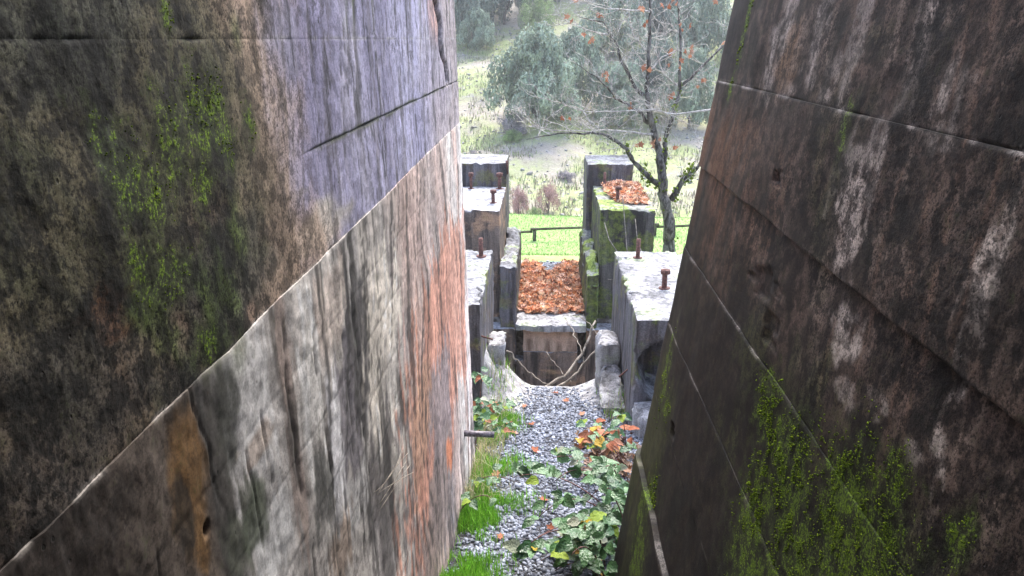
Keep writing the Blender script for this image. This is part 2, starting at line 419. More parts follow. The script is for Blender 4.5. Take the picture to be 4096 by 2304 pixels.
# ------------------------------------------------------------------ the two tall concrete walls
def build_wall(side, a_fun, yend, lifts, paint, root, yd, groove):
    """lifts: (h0, h1, visible rows, proud). side -1 left, +1 right"""
    r = .10
    yc = [-4.0]
    while yc[-1] < yend - r - .02:
        y = yc[-1]
        if y < .6: yc.append(y + .12)
        else: yc.append(y + min(.03, yd * y * y))
    yc = np.array(yc[:-1] + [yend - r])
    na = 9; ne = 16
    th = np.linspace(0, math.pi / 2, na)[1:]
    te = np.linspace(0, 1.5, ne)[1:]
    ysurf = np.concatenate([yc, yend - r + r * th, yend + .06 + te])
    nxx = np.concatenate([np.ones(len(yc)), np.cos(th), np.zeros(ne - 1)])
    nyy = np.concatenate([np.zeros(len(yc)), np.sin(th), np.ones(ne - 1)])
    px = np.concatenate([np.zeros(len(yc)), -r + r * np.cos(th), -r - te])
    py = np.concatenate([yc, yend - r + r * np.sin(th), np.full(ne - 1, yend)])
    for li, (h0, h1, rows, proud) in enumerate(lifts):
        hs = np.linspace(h0, h1, rows)
        if li == 0: hs = np.concatenate([np.arange(h0, -.45, .1), np.linspace(-.45, h1, rows)])
        if li == len(lifts) - 1 and h1 > 5: hs = hs
        Hh, Yy = np.meshgrid(hs, ysurf, indexing='ij')
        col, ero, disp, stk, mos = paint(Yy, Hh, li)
        disp = disp + proud
        d0 = Hh - h0; d1 = h1 - Hh
        if li > 0: disp = disp - groove(Yy, h0) * np.exp(-(d0 / .004) ** 2)
        if li < len(lifts) - 1: disp = disp - groove(Yy, h1) * np.exp(-(d1 / .004) ** 2)
        A = a_fun(Hh)
        PX = (-A + px[None] + nxx[None] * disp); PY = py[None] + nyy[None] * disp
        if side > 0: PX = -PX
        P = np.stack([PX, PY, EYE - Hh], -1)
        # rows running back into the wall so that ledges have depth
        b0 = P[:1].copy(); b1 = P[-1:].copy()
        for bb in (b0, b1):
            bb[..., 0] += side * .22 * nxx[None]; bb[..., 1] -= .22 * nyy[None]
        nr_, nc_ = P.shape[:2]
        ext = lambda a: np.concatenate([a[:1], a[:1], a, a[-1:], a[-1:]])
        P = np.concatenate([b0, P[:1], P, P[-1:], b1]); fl_r = side < 0
        F = np.vstack([gridf(2, nc_, fl_r), gridf(nr_, nc_, fl_r) + 2 * nc_, gridf(2, nc_, fl_r) + (2 + nr_) * nc_])
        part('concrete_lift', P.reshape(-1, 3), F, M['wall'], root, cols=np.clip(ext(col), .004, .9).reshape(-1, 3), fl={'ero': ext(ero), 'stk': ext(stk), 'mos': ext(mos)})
    # core
    hs = [lifts[0][0] - .03, lifts[-1][1]]
    v = []
    for h in hs:
        a = float(a_fun(np.array(h)))
        for (dx, y) in ((.12, -4), (.12, yend - .12), (1.62, yend - .12), (1.62, -4)):
            v.append((side * (a + dx), y, EYE - h))
    f = np.array([(0, 1, 2, 3), (7, 6, 5, 4), (0, 4, 5, 1), (1, 5, 6, 2), (2, 6, 7, 3), (3, 7, 4, 0)])
    part('wall_core', v, f, M['core'], root, smooth=False)

def blob(Y, Hh, cy, ch, ry, rh, wob=.5, seed=1):
    d = np.sqrt(((Y - cy) / ry) ** 2 + ((Hh - ch) / rh) ** 2) + wob * fb(Y / ry * 1.4, Hh / rh * 1.4, 3, seed)
    return sm(1.15, .55, d)

MOSS_L = [(1.36, .24, .07, .09), (1.44, .29, .06, .08), (1.55, .20, .07, .10), (1.72, .17, .10, .11), (1.82, .24, .05, .06), (1.98, .21, .04, .07), (1.30, .16, .03, .06),
          (1.36, .42, .06, .06), (1.58, .66, .05, .05), (1.62, -.05, .03, .03), (1.80, .15, .05, .10), (1.45, .45, .1, .06), (1.65, .30, .05, .06)]
MOSS_R = [(4.31, -.22, .05, .24), (4.33, .03, .04, .14), (4.36, .26, .05, .07), (2.64, .30, .045, .10), (2.72, 1.36, .14, .14), (2.45, 1.40, .22, .14), (2.58, 1.70, .16, .18), (2.4, 1.95, .3, .2), (1.85, 1.3, .3, .2),
          (2.55, 1.95, .09, .22), (1.98, 1.24, .13, .12), (1.93, 1.40, .15, .16), (2.30, 1.50, .12, .16), (2.15, 1.60, .14, .14), (1.76, 1.08, .07, .08), (1.47, 1.05, .05, .07),
          (4.2, 2.75, .12, .22), (4.05, 3.1, .18, .3), (4.25, 2.15, .08, .12), (4.45, 2.0, .08, .25), (2.25, 1.85, .15, .14), (1.45, 1.2, .05, .05)]

def moss_field(Y, Hh, lst, seed):
    m = np.zeros(np.shape(Y))
    for i, (cy, ch, ry, rh) in enumerate(lst):
        d = np.sqrt(((Y - cy) / (ry * 1.9)) ** 2 + ((Hh - ch) / (rh * 1.8)) ** 2)
        m = np.maximum(m, .85 * sm(1.25, .1, d))
    return m

def moss_mask(Y, Hh, lst, seed):
    m = np.zeros(np.shape(Y))
    for i, (cy, ch, ry, rh) in enumerate(lst):
        m = np.maximum(m, blob(Y, Hh, cy, ch, ry * 1.3, rh * 1.3, .55, seed + i))
    Y = np.asarray(Y); Hh = np.asarray(Hh)
    return m * sm(-.15, .45, fb(Y * 30, Hh * 24, 3, seed + 90) + .5 * fb(Y * 90, Hh * 70, 2, seed + 95))

# stain patches of the lower left face: along the wall, under the eye, colour, strength
STAINS = [
    (1.587, 1.903, 0.683, 1.062, (0.5, 0.49, 0.485), 0.9),
    (1.489, 1.568, 0.686, 1.156, (0.07, 0.064, 0.058), 0.8),
    (1.505, 1.718, 1.063, 1.254, (0.06, 0.065, 0.05), 0.85),
    (1.633, 1.902, 1.193, 1.403, (0.44, 0.44, 0.44), 0.85),
    (1.953, 2.039, 0.694, 1.006, (0.1, 0.085, 0.075), 0.85),
    (1.967, 2.071, 0.709, 1.504, (0.27, 0.215, 0.19), 0.8),
    (1.969, 2.06, 1.022, 1.263, (0.085, 0.075, 0.07), 0.8),
    (2.263, 2.695, 0.742, 1.02, (0.37, 0.315, 0.28), 0.85),
    (2.092, 2.306, 0.84, 1.343, (0.54, 0.52, 0.495), 0.9),
    (2.12, 2.33, 1.344, 1.591, (0.085, 0.085, 0.08), 0.85),
    (2.287, 2.372, 1.09, 1.366, (0.12, 0.11, 0.105), 0.8),
    (2.339, 2.488, 1.084, 1.62, (0.46, 0.45, 0.465), 0.85),
    (2.474, 2.738, 1.058, 1.598, (0.11, 0.1, 0.115), 0.85),
    (2.693, 2.982, 0.867, 1.471, (0.055, 0.05, 0.052), 0.88),
    (2.936, 3.67, 0.998, 1.667, (0.6, 0.545, 0.475), 0.9),
    (2.765, 3.666, 1.702, 2.465, (0.12, 0.108, 0.105), 0.85),
    (3.212, 3.604, 1.899, 2.232, (0.5, 0.46, 0.41), 0.6),
    (2.258, 2.768, 1.606, 1.833, (0.36, 0.35, 0.345), 0.8),
    (2.203, 2.475, 1.661, 1.87, (0.25, 0.175, 0.125), 0.7),
    (3.568, 6.761, 1.45, 2.836, (0.42, 0.195, 0.135), 0.85),
    (3.73, 4.443, 1.891, 2.453, (0.42, 0.255, 0.175), 0.7),
    (3.148, 3.893, 1.368, 1.664, (0.3, 0.28, 0.275), 0.55),
    (4.352, 5.37, 2.117, 3.452, (0.19, 0.175, 0.185), 0.8),
    (6.493, 7.638, 2.184, 4.369, (0.68, 0.57, 0.53), 0.9),
    (3.607, 5.234, 2.774, 3.395, (0.19, 0.14, 0.125), 0.8),
    (4.145, 4.383, 1.288, 1.841, (0.55, 0.42, 0.37), 0.6),
    (4.987, 5.246, 2.887, 3.122, (0.55, 0.18, 0.08), 0.8)]
# joints measured on the photograph, metres under the eye
def paint_left(Y, Hh, li):
    lg = np.log(np.clip(Y, .25, None)); wv = fb(lg * 5, Hh * 1.2, 2, 3)
    q = lg * 11 + .5 * wv + .25 * Hh
    n1 = fb(Y * 5, Hh * 5, 4, 11); n2 = fb(Y * 24, Hh * 20, 3, 12); n3 = fb(Y * 70, Hh * 55, 2, 13)
    s1 = fb(q, Hh * .5, 3, 14); s2 = fb(q * 3.2, Hh * 1.1, 3, 15); s3 = fb(q * 9, Hh * 3.2, 3, 16)
    diag = fb((Y * 1.0 - Hh * .5) * 16, (Hh + .5 * Y) * 5, 4, 18)
    up = np.asarray(Hh)
    # near, eroded upper face
    e = mix((.25, .195, .165), (.060, .052, .050), sm(-.3, .6, n1 * .6 + diag * .7))
    e = mix(e, (.34, .29, .25), sm(.25, .8, n2 + .5 * diag) * .55)
    e = mix(e, (.075, .095, .055), blob(Y, Hh, 1.55, .25, .75, .6, .6, 31) * .72)
    e = mix(e, (.07, .10, .10), blob(Y, Hh, 1.3, -.15, .45, .25, .6, 32) * .5)
    e = mix(e, (.10, .12, .17), blob(Y, Hh, 1.33, .2, .07, .10, .5, 33) * .7)
    e = mix(e, (.27, .12, .055), blob(Y, Hh, 1.24, .45, .10, .05, .6, 34) * .7)
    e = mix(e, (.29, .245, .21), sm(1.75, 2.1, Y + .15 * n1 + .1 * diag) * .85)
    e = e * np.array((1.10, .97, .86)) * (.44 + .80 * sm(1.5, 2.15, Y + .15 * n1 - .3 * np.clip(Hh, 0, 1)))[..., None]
    e = mix(e, (.03, .034, .03), blob(Y, Hh, 1.62, .58, .34, .16, .6, 36) * .7)
    e = mix(e, (.022, .02, .02), blob(Y, Hh, 1.05, .62, .4, .2, .7, 37) * .7)
    # lavender-grey upper face further on
    lv = mix((.36, .345, .49), (.25, .235, .36), sm(-.4, .6, s1))
    lv = mix(lv, (.45, .43, .52), sm(.1, .9, s2) * .5)
    lv = mix(lv, (.07, .065, .08), sm(.42, .85, s3 * .6 + s2 * .7) * .85)
    lv = mix(lv, (.40, .33, .31), sm(4.6, 6.2, Y + .5 * wv) * .8)
    lv = mix(lv, (.52, .27, .20), sm(5.2, 5.6, Y + .3 * s2) * sm(5.95, 5.75, Y) * sm(.1, -.1, Hh) * .7)
    lv = mix(lv, (.11, .14, .03), sm(.5, .9, s2 + .3 * n2) * sm(.05, -.2, Hh) * .6)
    lv = mix(lv, (.50, .46, .41), blob(Y, Hh, 2.5, .60, .35, .12, .5, 38) * .9)
    t = sm(1.98, 2.52, Y + .20 * n1 + .10 * s2 + .05 * n2 - .45 * sm(.42, .7, Hh)) * .85 + .15 * sm(2.22, 2.26, Y)
    lv = mix(lv, (.10, .09, .105), sm(.30, .55, fb(q * 4, Hh * .8, 4, 45) + .3 * n2) * .6)
    lv = mix(lv, (.33, .31, .36), sm(.2, .7, n1) * .35)
    top = mix(e, lv, t); ero = 1 - np.maximum(t * .82, .45 * sm(1.7, 2.1, Y))
    ero = np.maximum(ero, sm(.5, .75, fb(Y * 2.2, Hh * 6, 3, 44)) * .5)
    # lower, board-formed face; stain columns along the wall
    ky = np.array([.3, 1.05, 1.28, 1.42, 1.475, 1.52, 1.60, 1.66, 1.80, 1.92, 1.97, 2.04, 2.12, 2.22, 2.32, 2.44, 2.56, 2.68, 2.78, 2.86, 2.98, 3.2, 3.4, 3.65, 4.0, 4.5, 5.0, 5.3, 5.6, 6.0, 6.3, 6.5, 7.0, 9])
    kc = np.array([(.05, .04, .035), (.09, .07, .06), (.15, .12, .10), (.19, .15, .12), (.10, .085, .075), (.055, .052, .05), (.15, .14, .135), (.46, .445, .435), (.48, .47, .465), (.44, .415, .40),
                   (.10, .09, .085), (.12, .105, .095), (.34, .31, .285), (.42, .395, .37), (.16, .145, .135), (.34, .31, .28), (.40, .37, .34), (.22, .20, .195), (.08, .075, .075), (.15, .14, .14),
                   (.50, .45, .39), (.42, .37, .33), (.24, .21, .20), (.36, .24, .20), (.38, .19, .145), (.38, .20, .155), (.26, .165, .145), (.37, .185, .14), (.50, .35, .30), (.66, .58, .53), (.52, .27, .20), (.60, .50, .46), (.58, .52, .50), (.4, .38, .37)])
    yw = Y * (1 + .035 * fb(lg * 7, Hh * .9, 2, 51) + .018 * fb(lg * 30, Hh * 1.6, 2, 52) + .012 * fb(Y * 36, Hh * 7, 3, 50)) - .10 * (Hh - .95) * sm(1, 3, Y)
    lo = np.stack([np.interp(yw, ky, kc[:, i]) for i in range(3)], -1)
    far = sm(1.9, 2.6, Y)
    lo = mix(lo, (.34, .32, .305), sm(1.5, 1.62, Y) * .55)
    e1 = fb(q * 7, Hh * 1.3, 3, 60); e2 = fb(Y * 40, Hh * 10, 3, 62); e3 = fb(q * 5, Hh * .3, 3, 63)
    for (y0, y1, h0, h1, cc, k) in STAINS:
        wd = y1 - y0; hh_ = h1 - h0
        yy = Y + wd * (.16 * e1 + .10 * e2) + .10 * (Hh - (h0 + h1) / 2) * wd
        hq = Hh + min(.30, .28 * hh_) * e3 + .04 * e1
        ed = .07 * wd + .004
        m = sm(y0 - ed, y0 + ed, yy) * sm(y1 + ed, y1 - ed, yy) * sm(h0 - .03, h0 + .03, hq) * sm(h1 + .05, h1 - .05, hq)
        lo = mix(lo, cc, m * k)
    far = sm(1.9, 2.3, Y)
    b2 = fb(q * 6.5, Hh * 1.1, 4, 64)
    lo = mix(lo, (.03, .027, .027), sm(.40, .52, b2 + .25 * e2) * far * .75)
    lo = mix(lo, np.minimum(lo * 1.7, .7), sm(.36, .5, -b2 + .25 * e2) * far * .6)
    lo = mix(lo, (.27, .145, .05), blob(Y, Hh, 1.385, .92, .085, .17, .45, 53) * .85)
    lo = mix(lo, (.035, .03, .025), blob(Y, Hh, 1.34, .95, .045, .10, .5, 54) * .8)
    lo = mix(lo, (.06, .07, .05), blob(Y, Hh, 1.68, 1.17, .12, .10, .5, 55) * .9)
    lo = mix(lo, (.04, .042, .035), blob(Y, Hh, 1.60, .86, .07, .16, .4, 56) * .85)
    lo = mix(lo, (.32, .22, .15), blob(Y, Hh, 1.75, 1.0, .12, .05, .5, 57) * .5)
    lo = mix(lo, lo * .6, sm(-.1, .6, n1) * .5)
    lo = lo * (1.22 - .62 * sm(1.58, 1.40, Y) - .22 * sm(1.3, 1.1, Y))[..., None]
    low = sm(.695, .71, Hh)
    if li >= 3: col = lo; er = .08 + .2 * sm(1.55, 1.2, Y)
    else: col = top; er = ero
    mk = moss_mask(Y, Hh, MOSS_L, 200)
    if li < 3:
        jm = np.exp(-((Hh - .345 - .008 * fb(Y * 6, Y * 0, 3, 64)) / .012) ** 2) * sm(2.4, 2.7, Y) * sm(-.6, .1, fb(Y * 9, Hh * 9, 3, 61)) * sm(6.6, 5.6, Y)
        col = mix(col, (.05, .055, .02), jm * .9)
    film = blob(Y, Hh, 1.6, .25, .4, .35, .6, 190) * sm(-.2, .6, n1 + .5 * diag)
    col = mix(col, (.075, .11, .02), film * .7)

    # relief
    disp = .006 * fb(Y * 3, Hh * 3, 3, 71)
    if li < 3:
        disp = disp + ero * (.0014 * diag + .0008 * n2 + .0007 * n3)
        disp = disp - (1 - ero) * .004 * sm(.45, .85, s3 * .6 + s2 * .7)
        # open vertical crack close to the wall's end, above the second joint
        cy = 5.95 + .75 * Hh + .06 * fb(Hh * 9, Hh * 0 + 3, 3, 72)
        disp = disp - .10 * np.exp(-((Y - cy) / .075) ** 2) * sm(.36, .30, Hh)
        col = mix(col, (.012, .011, .011), np.exp(-((Y - cy) / .09) ** 2) * sm(.36, .30, Hh))
    else:
        disp = disp + .0025 * n2
        # marks of the form boards: thin ridges
        for hb in (.955, 1.21, 1.47, 1.74, 2.0, 2.3, 2.6, 2.95, 3.3):
            disp = disp - .0015 * np.exp(-((Hh - hb) / .006) ** 2)
            col = mix(col, col * .55, np.exp(-((Hh - hb) / .005) ** 2) * .6 * sm(-.4, .2, fb(Y * 4, Hh * 0 + hb, 2, 73)))
        cy = 1.455 + .05 * (Hh - .7) / .3 + .012 * fb(Hh * 14, Hh * 0, 3, 74)
        ck = np.exp(-((Y - cy) / .0035) ** 2) * sm(1.15, .9, Hh)
        disp = disp - .004 * ck; col = mix(col, (.01, .01, .01), ck * .8)
        for (y0, wd, h0, h1) in ((2.03, .010, .75, 3), (2.30, .008, .85, 2), (2.80, .014, .7, 3.2), (2.62, .007, .9, 2.2), (1.70, .004, .95, 1.4), (1.82, .004, .9, 1.3), (1.235, .004, .75, 1.2)):
            cy = y0 + .03 * fb(Hh * 6, Hh * 0 + y0, 3, 75)
            ck = np.exp(-((Y - cy) / wd) ** 2) * sm(h0, h0 + .05, Hh) * sm(h1, h1 - .3, Hh) * sm(-.5, .0, fb(Hh * 8, Hh * 0 + y0 * 3, 2, 76))
            disp = disp - .007 * ck; col = mix(col, (.015, .014, .014), ck * .9)
        hole = np.exp(-(((Y - 1.42) / .009) ** 2 + ((Hh - 1.03) / .011) ** 2))
        disp = disp - .05 * hole; col = mix(col, (.01, .01, .01), sm(.3, .7, hole))
    # pale efflorescence where the lower face steps out
    eff = np.exp(-((Hh - .701) / .0055) ** 2) * sm(-.25, .4, fb(Y * 12, Hh * 3, 3, 78))
    col = mix(col, (.42, .39, .36), eff * .7)
    eff2 = np.exp(-((Hh + .004) / .006) ** 2) * sm(0, .5, fb(Y * 10, Hh * 3, 3, 79)) * sm(2.0, 2.4, Y)
    col = mix(col, (.5, .48, .5), eff2 * .6)
    if li >= 3: stk = .06 + .30 * sm(1.95, 2.2, Y) + 0 * Hh
    else: stk = .1 + .8 * t
    gj = groove_left(Y, 0.) * np.exp(-(Hh / .006) ** 2) + groove_left(Y, .345) * np.exp(-((Hh - .345) / .006) ** 2)
    col = mix(col, (.012, .012, .011), np.clip(gj / .006, 0, 1) * .85)
    return col, er, disp, stk, moss_field(Y, Hh, MOSS_L, 200) * .72

def paint_right(Y, Hh, li):
    lg = np.log(np.clip(Y, .25, None)); wv = fb(lg * 5, Hh * 1.2, 2, 103)
    q = lg * 12 + .5 * wv - .25 * Hh
    n1 = fb(Y * 5, Hh * 4, 4, 111); n2 = fb(Y * 24, Hh * 20, 3, 112); n3 = fb(Y * 70, Hh * 55, 2, 113)
    s1 = fb(q, Hh * .6, 3, 114); s2 = fb(q * 3, Hh * 1.2, 3, 115); s3 = fb(q * 9, Hh * 3.5, 3, 116)
    col = mix((.165, .140, .130), (.045, .039, .038), sm(-.4, .5, n1 * .8 + s1 * .6))
    col = mix(col, (.30, .275, .26), sm(.25, .75, s1 * .5 + s2 * .35 + n1 * .6 + .3 * n2) * .75)
    col = mix(col, (.018, .016, .016), sm(.1, .6, -s1 * .4 - s2 * .35 - n1 * .5 + .5 * n2) * .75)
    col = mix(col, (.27, .15, .085), sm(3.0, 4.2, Y + .5 * n1) * sm(.25, .5, Hh) * sm(-.5, .4, s2 + .2) * .6)
    lower = sm(1.0, 1.5, Hh + .25 * n1 + .12 * (Y - 2.5))  # dark film on the lower face, plus vignette shade painted into its colour
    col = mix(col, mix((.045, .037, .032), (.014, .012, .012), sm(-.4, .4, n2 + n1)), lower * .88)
    col = col * np.array((.62, .505, .43)) * (1 - .5 * sm(.9, 1.5, Hh + .2 * n1))[..., None]  # brown tint, fading darker downwards: near-corner shade put into the colour
    for i, (cy, ch, ry, rh, k) in enumerate([(2.50, .45, .12, .16, .9), (2.38, .60, .10, .14, .8), (2.22, .90, .10, .10, .95), (2.33, .84, .10, .07, .7), (2.38, .46, .08, .2, .7), (1.66, .50, .07, .14, .95), (1.64, .62, .05, .1, .8),
                                             (1.65, .85, .035, .13, .8), (3.65, .0, .16, .22, .8), (3.15, -.05, .10, .2, .8), (3.35, .12, .10, .1, .6), (1.59, 1.0, .02, .06, .8), (2.67, 1.74, .03, .09, .9), (2.15, 1.02, .07, .05, .7),
                                             (1.72, .98, .05, .04, .6), (2.05, .15, .1, .16, .6), (2.9, .15, .12, .12, .6), (2.75, -.1, .07, .3, .55), (2.3, -.05, .06, .3, .5), (1.95, .95, .08, .04, .5)]):
        b = blob(Y, Hh, cy, ch, ry, rh, .55, 130 + i) * sm(-.8, .2, n2 + .5 * s3)
        col = mix(col, (.40, .345, .305), b * k)
    col = mix(col, (.16, .095, .055), blob(Y, Hh, 3.45, .08, .18, .16, .5, 160) * .7)
    col = mix(col, (.020, .018, .020), sm(4.15, 4.5, Y + .12 * s2) * sm(.35, .15, Hh) * .75)
    # rust runs
    for i, (y0, dy, h0, h1) in enumerate(((2.07, -.20, -.4, 1.3), (1.955, -.17, -.4, 1.2), (1.80, -.15, -.3, 1.0), (2.22, -.1, .3, 1.1), (2.5, -.15, .8, 1.3))):
        cy = y0 + dy * (Hh - 0) + .012 * fb(Hh * 7, Hh * 0 + i, 2, 170)
        k = np.exp(-((Y - cy) / .011) ** 2) * sm(h0, h0 + .1, Hh) * sm(h1, h1 - .3, Hh)
        col = mix(col, (.13, .078, .055), k * .6)
    mk = moss_mask(Y, Hh, MOSS_R, 300)
    film = (blob(Y, Hh, 4.3, 2.6, .5, 1.2, .6, 310) + blob(Y, Hh, 2.5, 1.55, .8, .55, .6, 311) * .6 + blob(Y, Hh, 2.7, .4, .25, .35, .6, 312) * .5)
    col = mix(col, (.055, .065, .018), np.clip(film, 0, 1) * .6 * sm(-.5, .4, s2 + n1))
    ero = np.clip(.35 + .45 * sm(-.3, .5, n1) + .3 * sm(2.6, 1.6, Y), 0, 1) * sm(4.7, 3.4, Y + .4 * n1) + .12
    disp = .006 * fb(Y * 3, Hh * 3, 3, 171) + ero * (.0008 * n2 + .0007 * n3)
    # broken-out hollows
    for (cy, ch, ry, rh, dp) in ((3.1, .98, .16, .07, .015), (4.0, 2.15, .05, .04, .03), (2.9, 1.1, .10, .06, .012), (3.2, .55, .05, .03, .015)):
        b = blob(Y, Hh, cy, ch, ry, rh, .6, int(cy * 100)); disp = disp - dp * b; col = mix(col, col * .5, b * .6)
    hj = (.23, .73, 1.245, 1.75, 2.235, 2.72)
    for i, hb in enumerate(hj):
        pale = (.6, .1, .3, .22, .18, .25)[i]
        k = np.exp(-((Hh - hb) / .009) ** 2) * sm(-.1, .4, fb(Y * 5, Hh * 0 + hb, 3, 180 + i))
        col = mix(col, (.42, .39, .37), k * pale)
        k = np.exp(-((Hh - hb) / .007) ** 2) * sm(.1, -.3, fb(Y * 5, Hh * 0 + hb, 3, 180 + i))
        col = mix(col, (.012, .011, .011), k * .8)
    stk = .3 + .25 * sm(3.2, 4.2, Y) + 0 * Hh
    return col, ero, disp, stk, moss_field(Y, Hh, MOSS_R, 300) * .80

def groove_left(Y, h):
    n = np.clip(fb(Y * 7, Y * 0 + h * 9, 4, 77) + .15, 0, 2)
    if abs(h) < .01: return .010 * n * sm(1.0, 1.3, Y) * sm(2.45, 2.2, Y) + .0006
    if abs(h - .345) < .01: return (.004 + .010 * n) * sm(2.35, 2.6, Y)
    return .003 * n
def groove_right(Y, h):
    n = np.clip(fb(Y * 5, Y * 0 + h * 9, 4, 78) + .1, 0, 2)
    return .006 * n + .0008
lw = thing('concrete_wall', (-.76, 3, 0), 'tall grey and rust-streaked concrete wall left of the path, lavender-grey towards its top', 'wall', 'tall concrete walls')
aL = lambda h: .762 - .026 * np.clip(h, -3, 5)
build_wall(-1, aL, 7.0, [(-3.0, 0.0, 75, 0.0), (0.0, .345, 78, 0.0), (.345, .703, 80, 0.0), (.703, 5.2, 560, .004)], paint_left, lw, .0030, groove_left)
rw = thing('concrete_wall', (.8, 2, 0), 'tall dark brown concrete wall with green moss, leaning back right of the path', 'wall', 'tall concrete walls')
aR = lambda h: 1.056 - .131 * h
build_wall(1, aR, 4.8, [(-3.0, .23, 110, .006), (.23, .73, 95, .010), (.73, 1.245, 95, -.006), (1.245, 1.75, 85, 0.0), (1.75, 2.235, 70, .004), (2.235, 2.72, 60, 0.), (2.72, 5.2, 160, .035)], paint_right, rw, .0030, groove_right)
# cross wall and deck added out of view to shade the near walls
bw = thing('concrete_wall', (0, -4.3, 0), 'plain rough concrete cross wall and deck, added out of view to darken the near walls', 'wall')
def boxv(x0, x1, y0, y1, z0, z1):
    v = [(x, y, z) for z in (z0, z1) for (x, y) in ((x0, y0), (x1, y0), (x1, y1), (x0, y1))]
    return np.array(v, float), np.array([(3, 2, 1, 0), (4, 5, 6, 7), (0, 1, 5, 4), (1, 2, 6, 5), (2, 3, 7, 6), (3, 0, 4, 7)])
v, f = boxv(-2.6, 3.0, -4.6, -4.0, 1.5, 8.0); part('shade_wall', v, f, M['core'], bw, smooth=False)
v, f = boxv(-2.2, 2.4, -4.55, 1.05, EYE + .8, EYE + 1.2); part('shade_deck', v, f, M['core'], bw, smooth=False)

# moss cushions on both walls
def moss_part(side, a_fun, lst, seed, root, cmul, dens):
    P = []
    for i, (cy, ch, ry, rh) in enumerate(lst):
        n = int(ry * rh * dens / max(.6, (cy / 2.2) ** 1.2))
        y = rng.normal(cy, ry * .75, n); h = rng.normal(ch, rh * .75, n)
        P.append(np.stack([y, h], 1))
    P = np.vstack(P); m = moss_mask(P[:, 0], P[:, 1], lst, seed)
    P = P[(m > rng.uniform(.1, .9, len(m))) & (P[:, 0] < (6.8 if side < 0 else 4.65))]
    y, h = P[:, 0], P[:, 1]; a = a_fun(h); n = len(y)
    pos = np.stack([side * (a - rng.uniform(-.004, .005, n)), y, EYE - h], 1)
    ov = np.array([(1, 0, 0), (-1, 0, 0), (0, 1, 0), (0, -1, 0), (0, 0, 1), (0, 0, -1)], float)
    of = np.array([(0, 2, 4), (2, 1, 4), (1, 3, 4), (3, 0, 4), (2, 0, 5), (1, 2, 5), (3, 1, 5), (0, 3, 5)])
    s = rng.uniform(.0012, .0034, n) * np.clip(y / 2.0, .7, 2.2)
    rot = rotm(rnd(0, 6.3, n), rnd(0, 6.3, n), rnd(0, 6.3, n))
    base = mix((.05, .085, .010), (.30, .43, .03), rng.beta(1.3, 2.6, n)) * cmul
    V, F, C = scatter(ov, of, pos, rot, np.stack([s * rnd(.6, 1.3, n), s * rnd(.6, 1.3, n), s * rnd(.8, 1.8, n)], 1), base)
    part('moss', V, F, M['moss'], root, cols=C, kind='stuff', label='bright green moss cushions on the concrete')
moss_part(-1, aL, MOSS_L, 200, lw, .8, 30000)
moss_part(1, aR, MOSS_R, 300, rw, 1.0, 60000)
# iron pipe stub out of the left wall
a = float(aL(np.array(3.36)))
v, q, tr = tube([(-a - .1, 6.12, EYE - 3.36), (-a + .10, 6.12, EYE - 3.365), (-a + .27, 6.12, EYE - 3.37)], [.028, .028, .028], 14)
part('pipe', v, [q, tr], M['steel'], lw, label='short dark iron pipe stub sticking out of the wall')

# ------------------------------------------------------------------ chipped concrete blocks
def block(x0, x1, y0, y1, h_top, h_bot, res=.07, rmin=.015, rmax=.10, amp=.012, seed=0, shape=None):
    lo = np.array([x0, y0, EYE - h_bot]); hi = np.array([x1, y1, EYE - h_top])
    Vs = []; Fs = []; n0 = 0
    for ax in range(3):
        b, c = (ax + 1) % 3, (ax + 2) % 3
        for s in (0, 1):
            if ax == 2 and s == 0: continue
            nb = max(3, int((hi[b] - lo[b]) / res) + 1); nc = max(3, int((hi[c] - lo[c]) / res) + 1)
            rs = res if ax == 2 else res
            B, Cc = np.meshgrid(np.linspace(lo[b], hi[b], nb), np.linspace(lo[c], hi[c], nc), indexing='ij')
            P = np.empty((nb, nc, 3)); P[..., ax] = hi[ax] if s else lo[ax]; P[..., b] = B; P[..., c] = Cc
            Vs.append(P.reshape(-1, 3)); Fs.append(gridf(nb, nc, s == 1)[:, ::-1] + n0 if False else (gridf(nb, nc, s == 1) + n0)); n0 += nb * nc
    V = np.vstack(Vs); F = np.vstack(Fs)
    nn = fb3(V * 3.3 + seed * 7.1, 4, seed); r = rmin + (rmax - rmin) * np.clip(nn * 1.1, 0, 1) ** 1.3
    r = np.minimum(r, .45 * np.min(hi - lo))[:, None]
    qq = np.clip(V, lo + r, hi - r); d = V - qq; L = np.linalg.norm(d, axis=1, keepdims=True)
    P = qq + d / np.maximum(L, 1e-9) * r
    edge = (np.sum(np.abs(d) > 1e-6, axis=1) >= 2).astype(float) * np.clip(.3 + nn, 0, 1)
    for k in range(3): P[:, k] += amp * fb3(V * 4.5 + 31 * k + seed, 4, 40 + k + seed) + edge * .05 * fb3(V * 13 + 17 * k + seed, 3, 70 + k + seed)
    if shape is not None: P = shape(P)
    return P, F[:, ::-1]

def bolt(root, x, y, h, ht, r, nut=True, square=False, mat='rust'):
    z = EYE - h
    v, q, t3 = tube([(x, y, z - .15), (x + random.uniform(-.01, .01), y, z + ht)], [r, r], 10)
    b = part('anchor_bolt', v, [q, t3], M[mat], root)
    if nut:
        v, q, t3 = tube([(x, y, z + ht * .76), (x, y, z + ht * .76 + .004), (x, y, z + ht * .97), (x, y, z + ht * .98)], [r * 1.5, r * 1.95, r * 1.95, r * 1.6], 6)
        part('nut', v, [q, t3], M[mat], b, smooth=False)
    v, q, t3 = tube([(x, y, z - .01), (x, y, z + .012)], [r * 2.3, r * 2.2], 12)
    part('washer', v, [q, t3], M[mat], b, smooth=False)
    return b

def rod(root, p, q, r=.012, mat='rust'):
    v, a, b = tube([p, q], [r, r], 8); part('rebar', v, [a, b], M[mat], root)

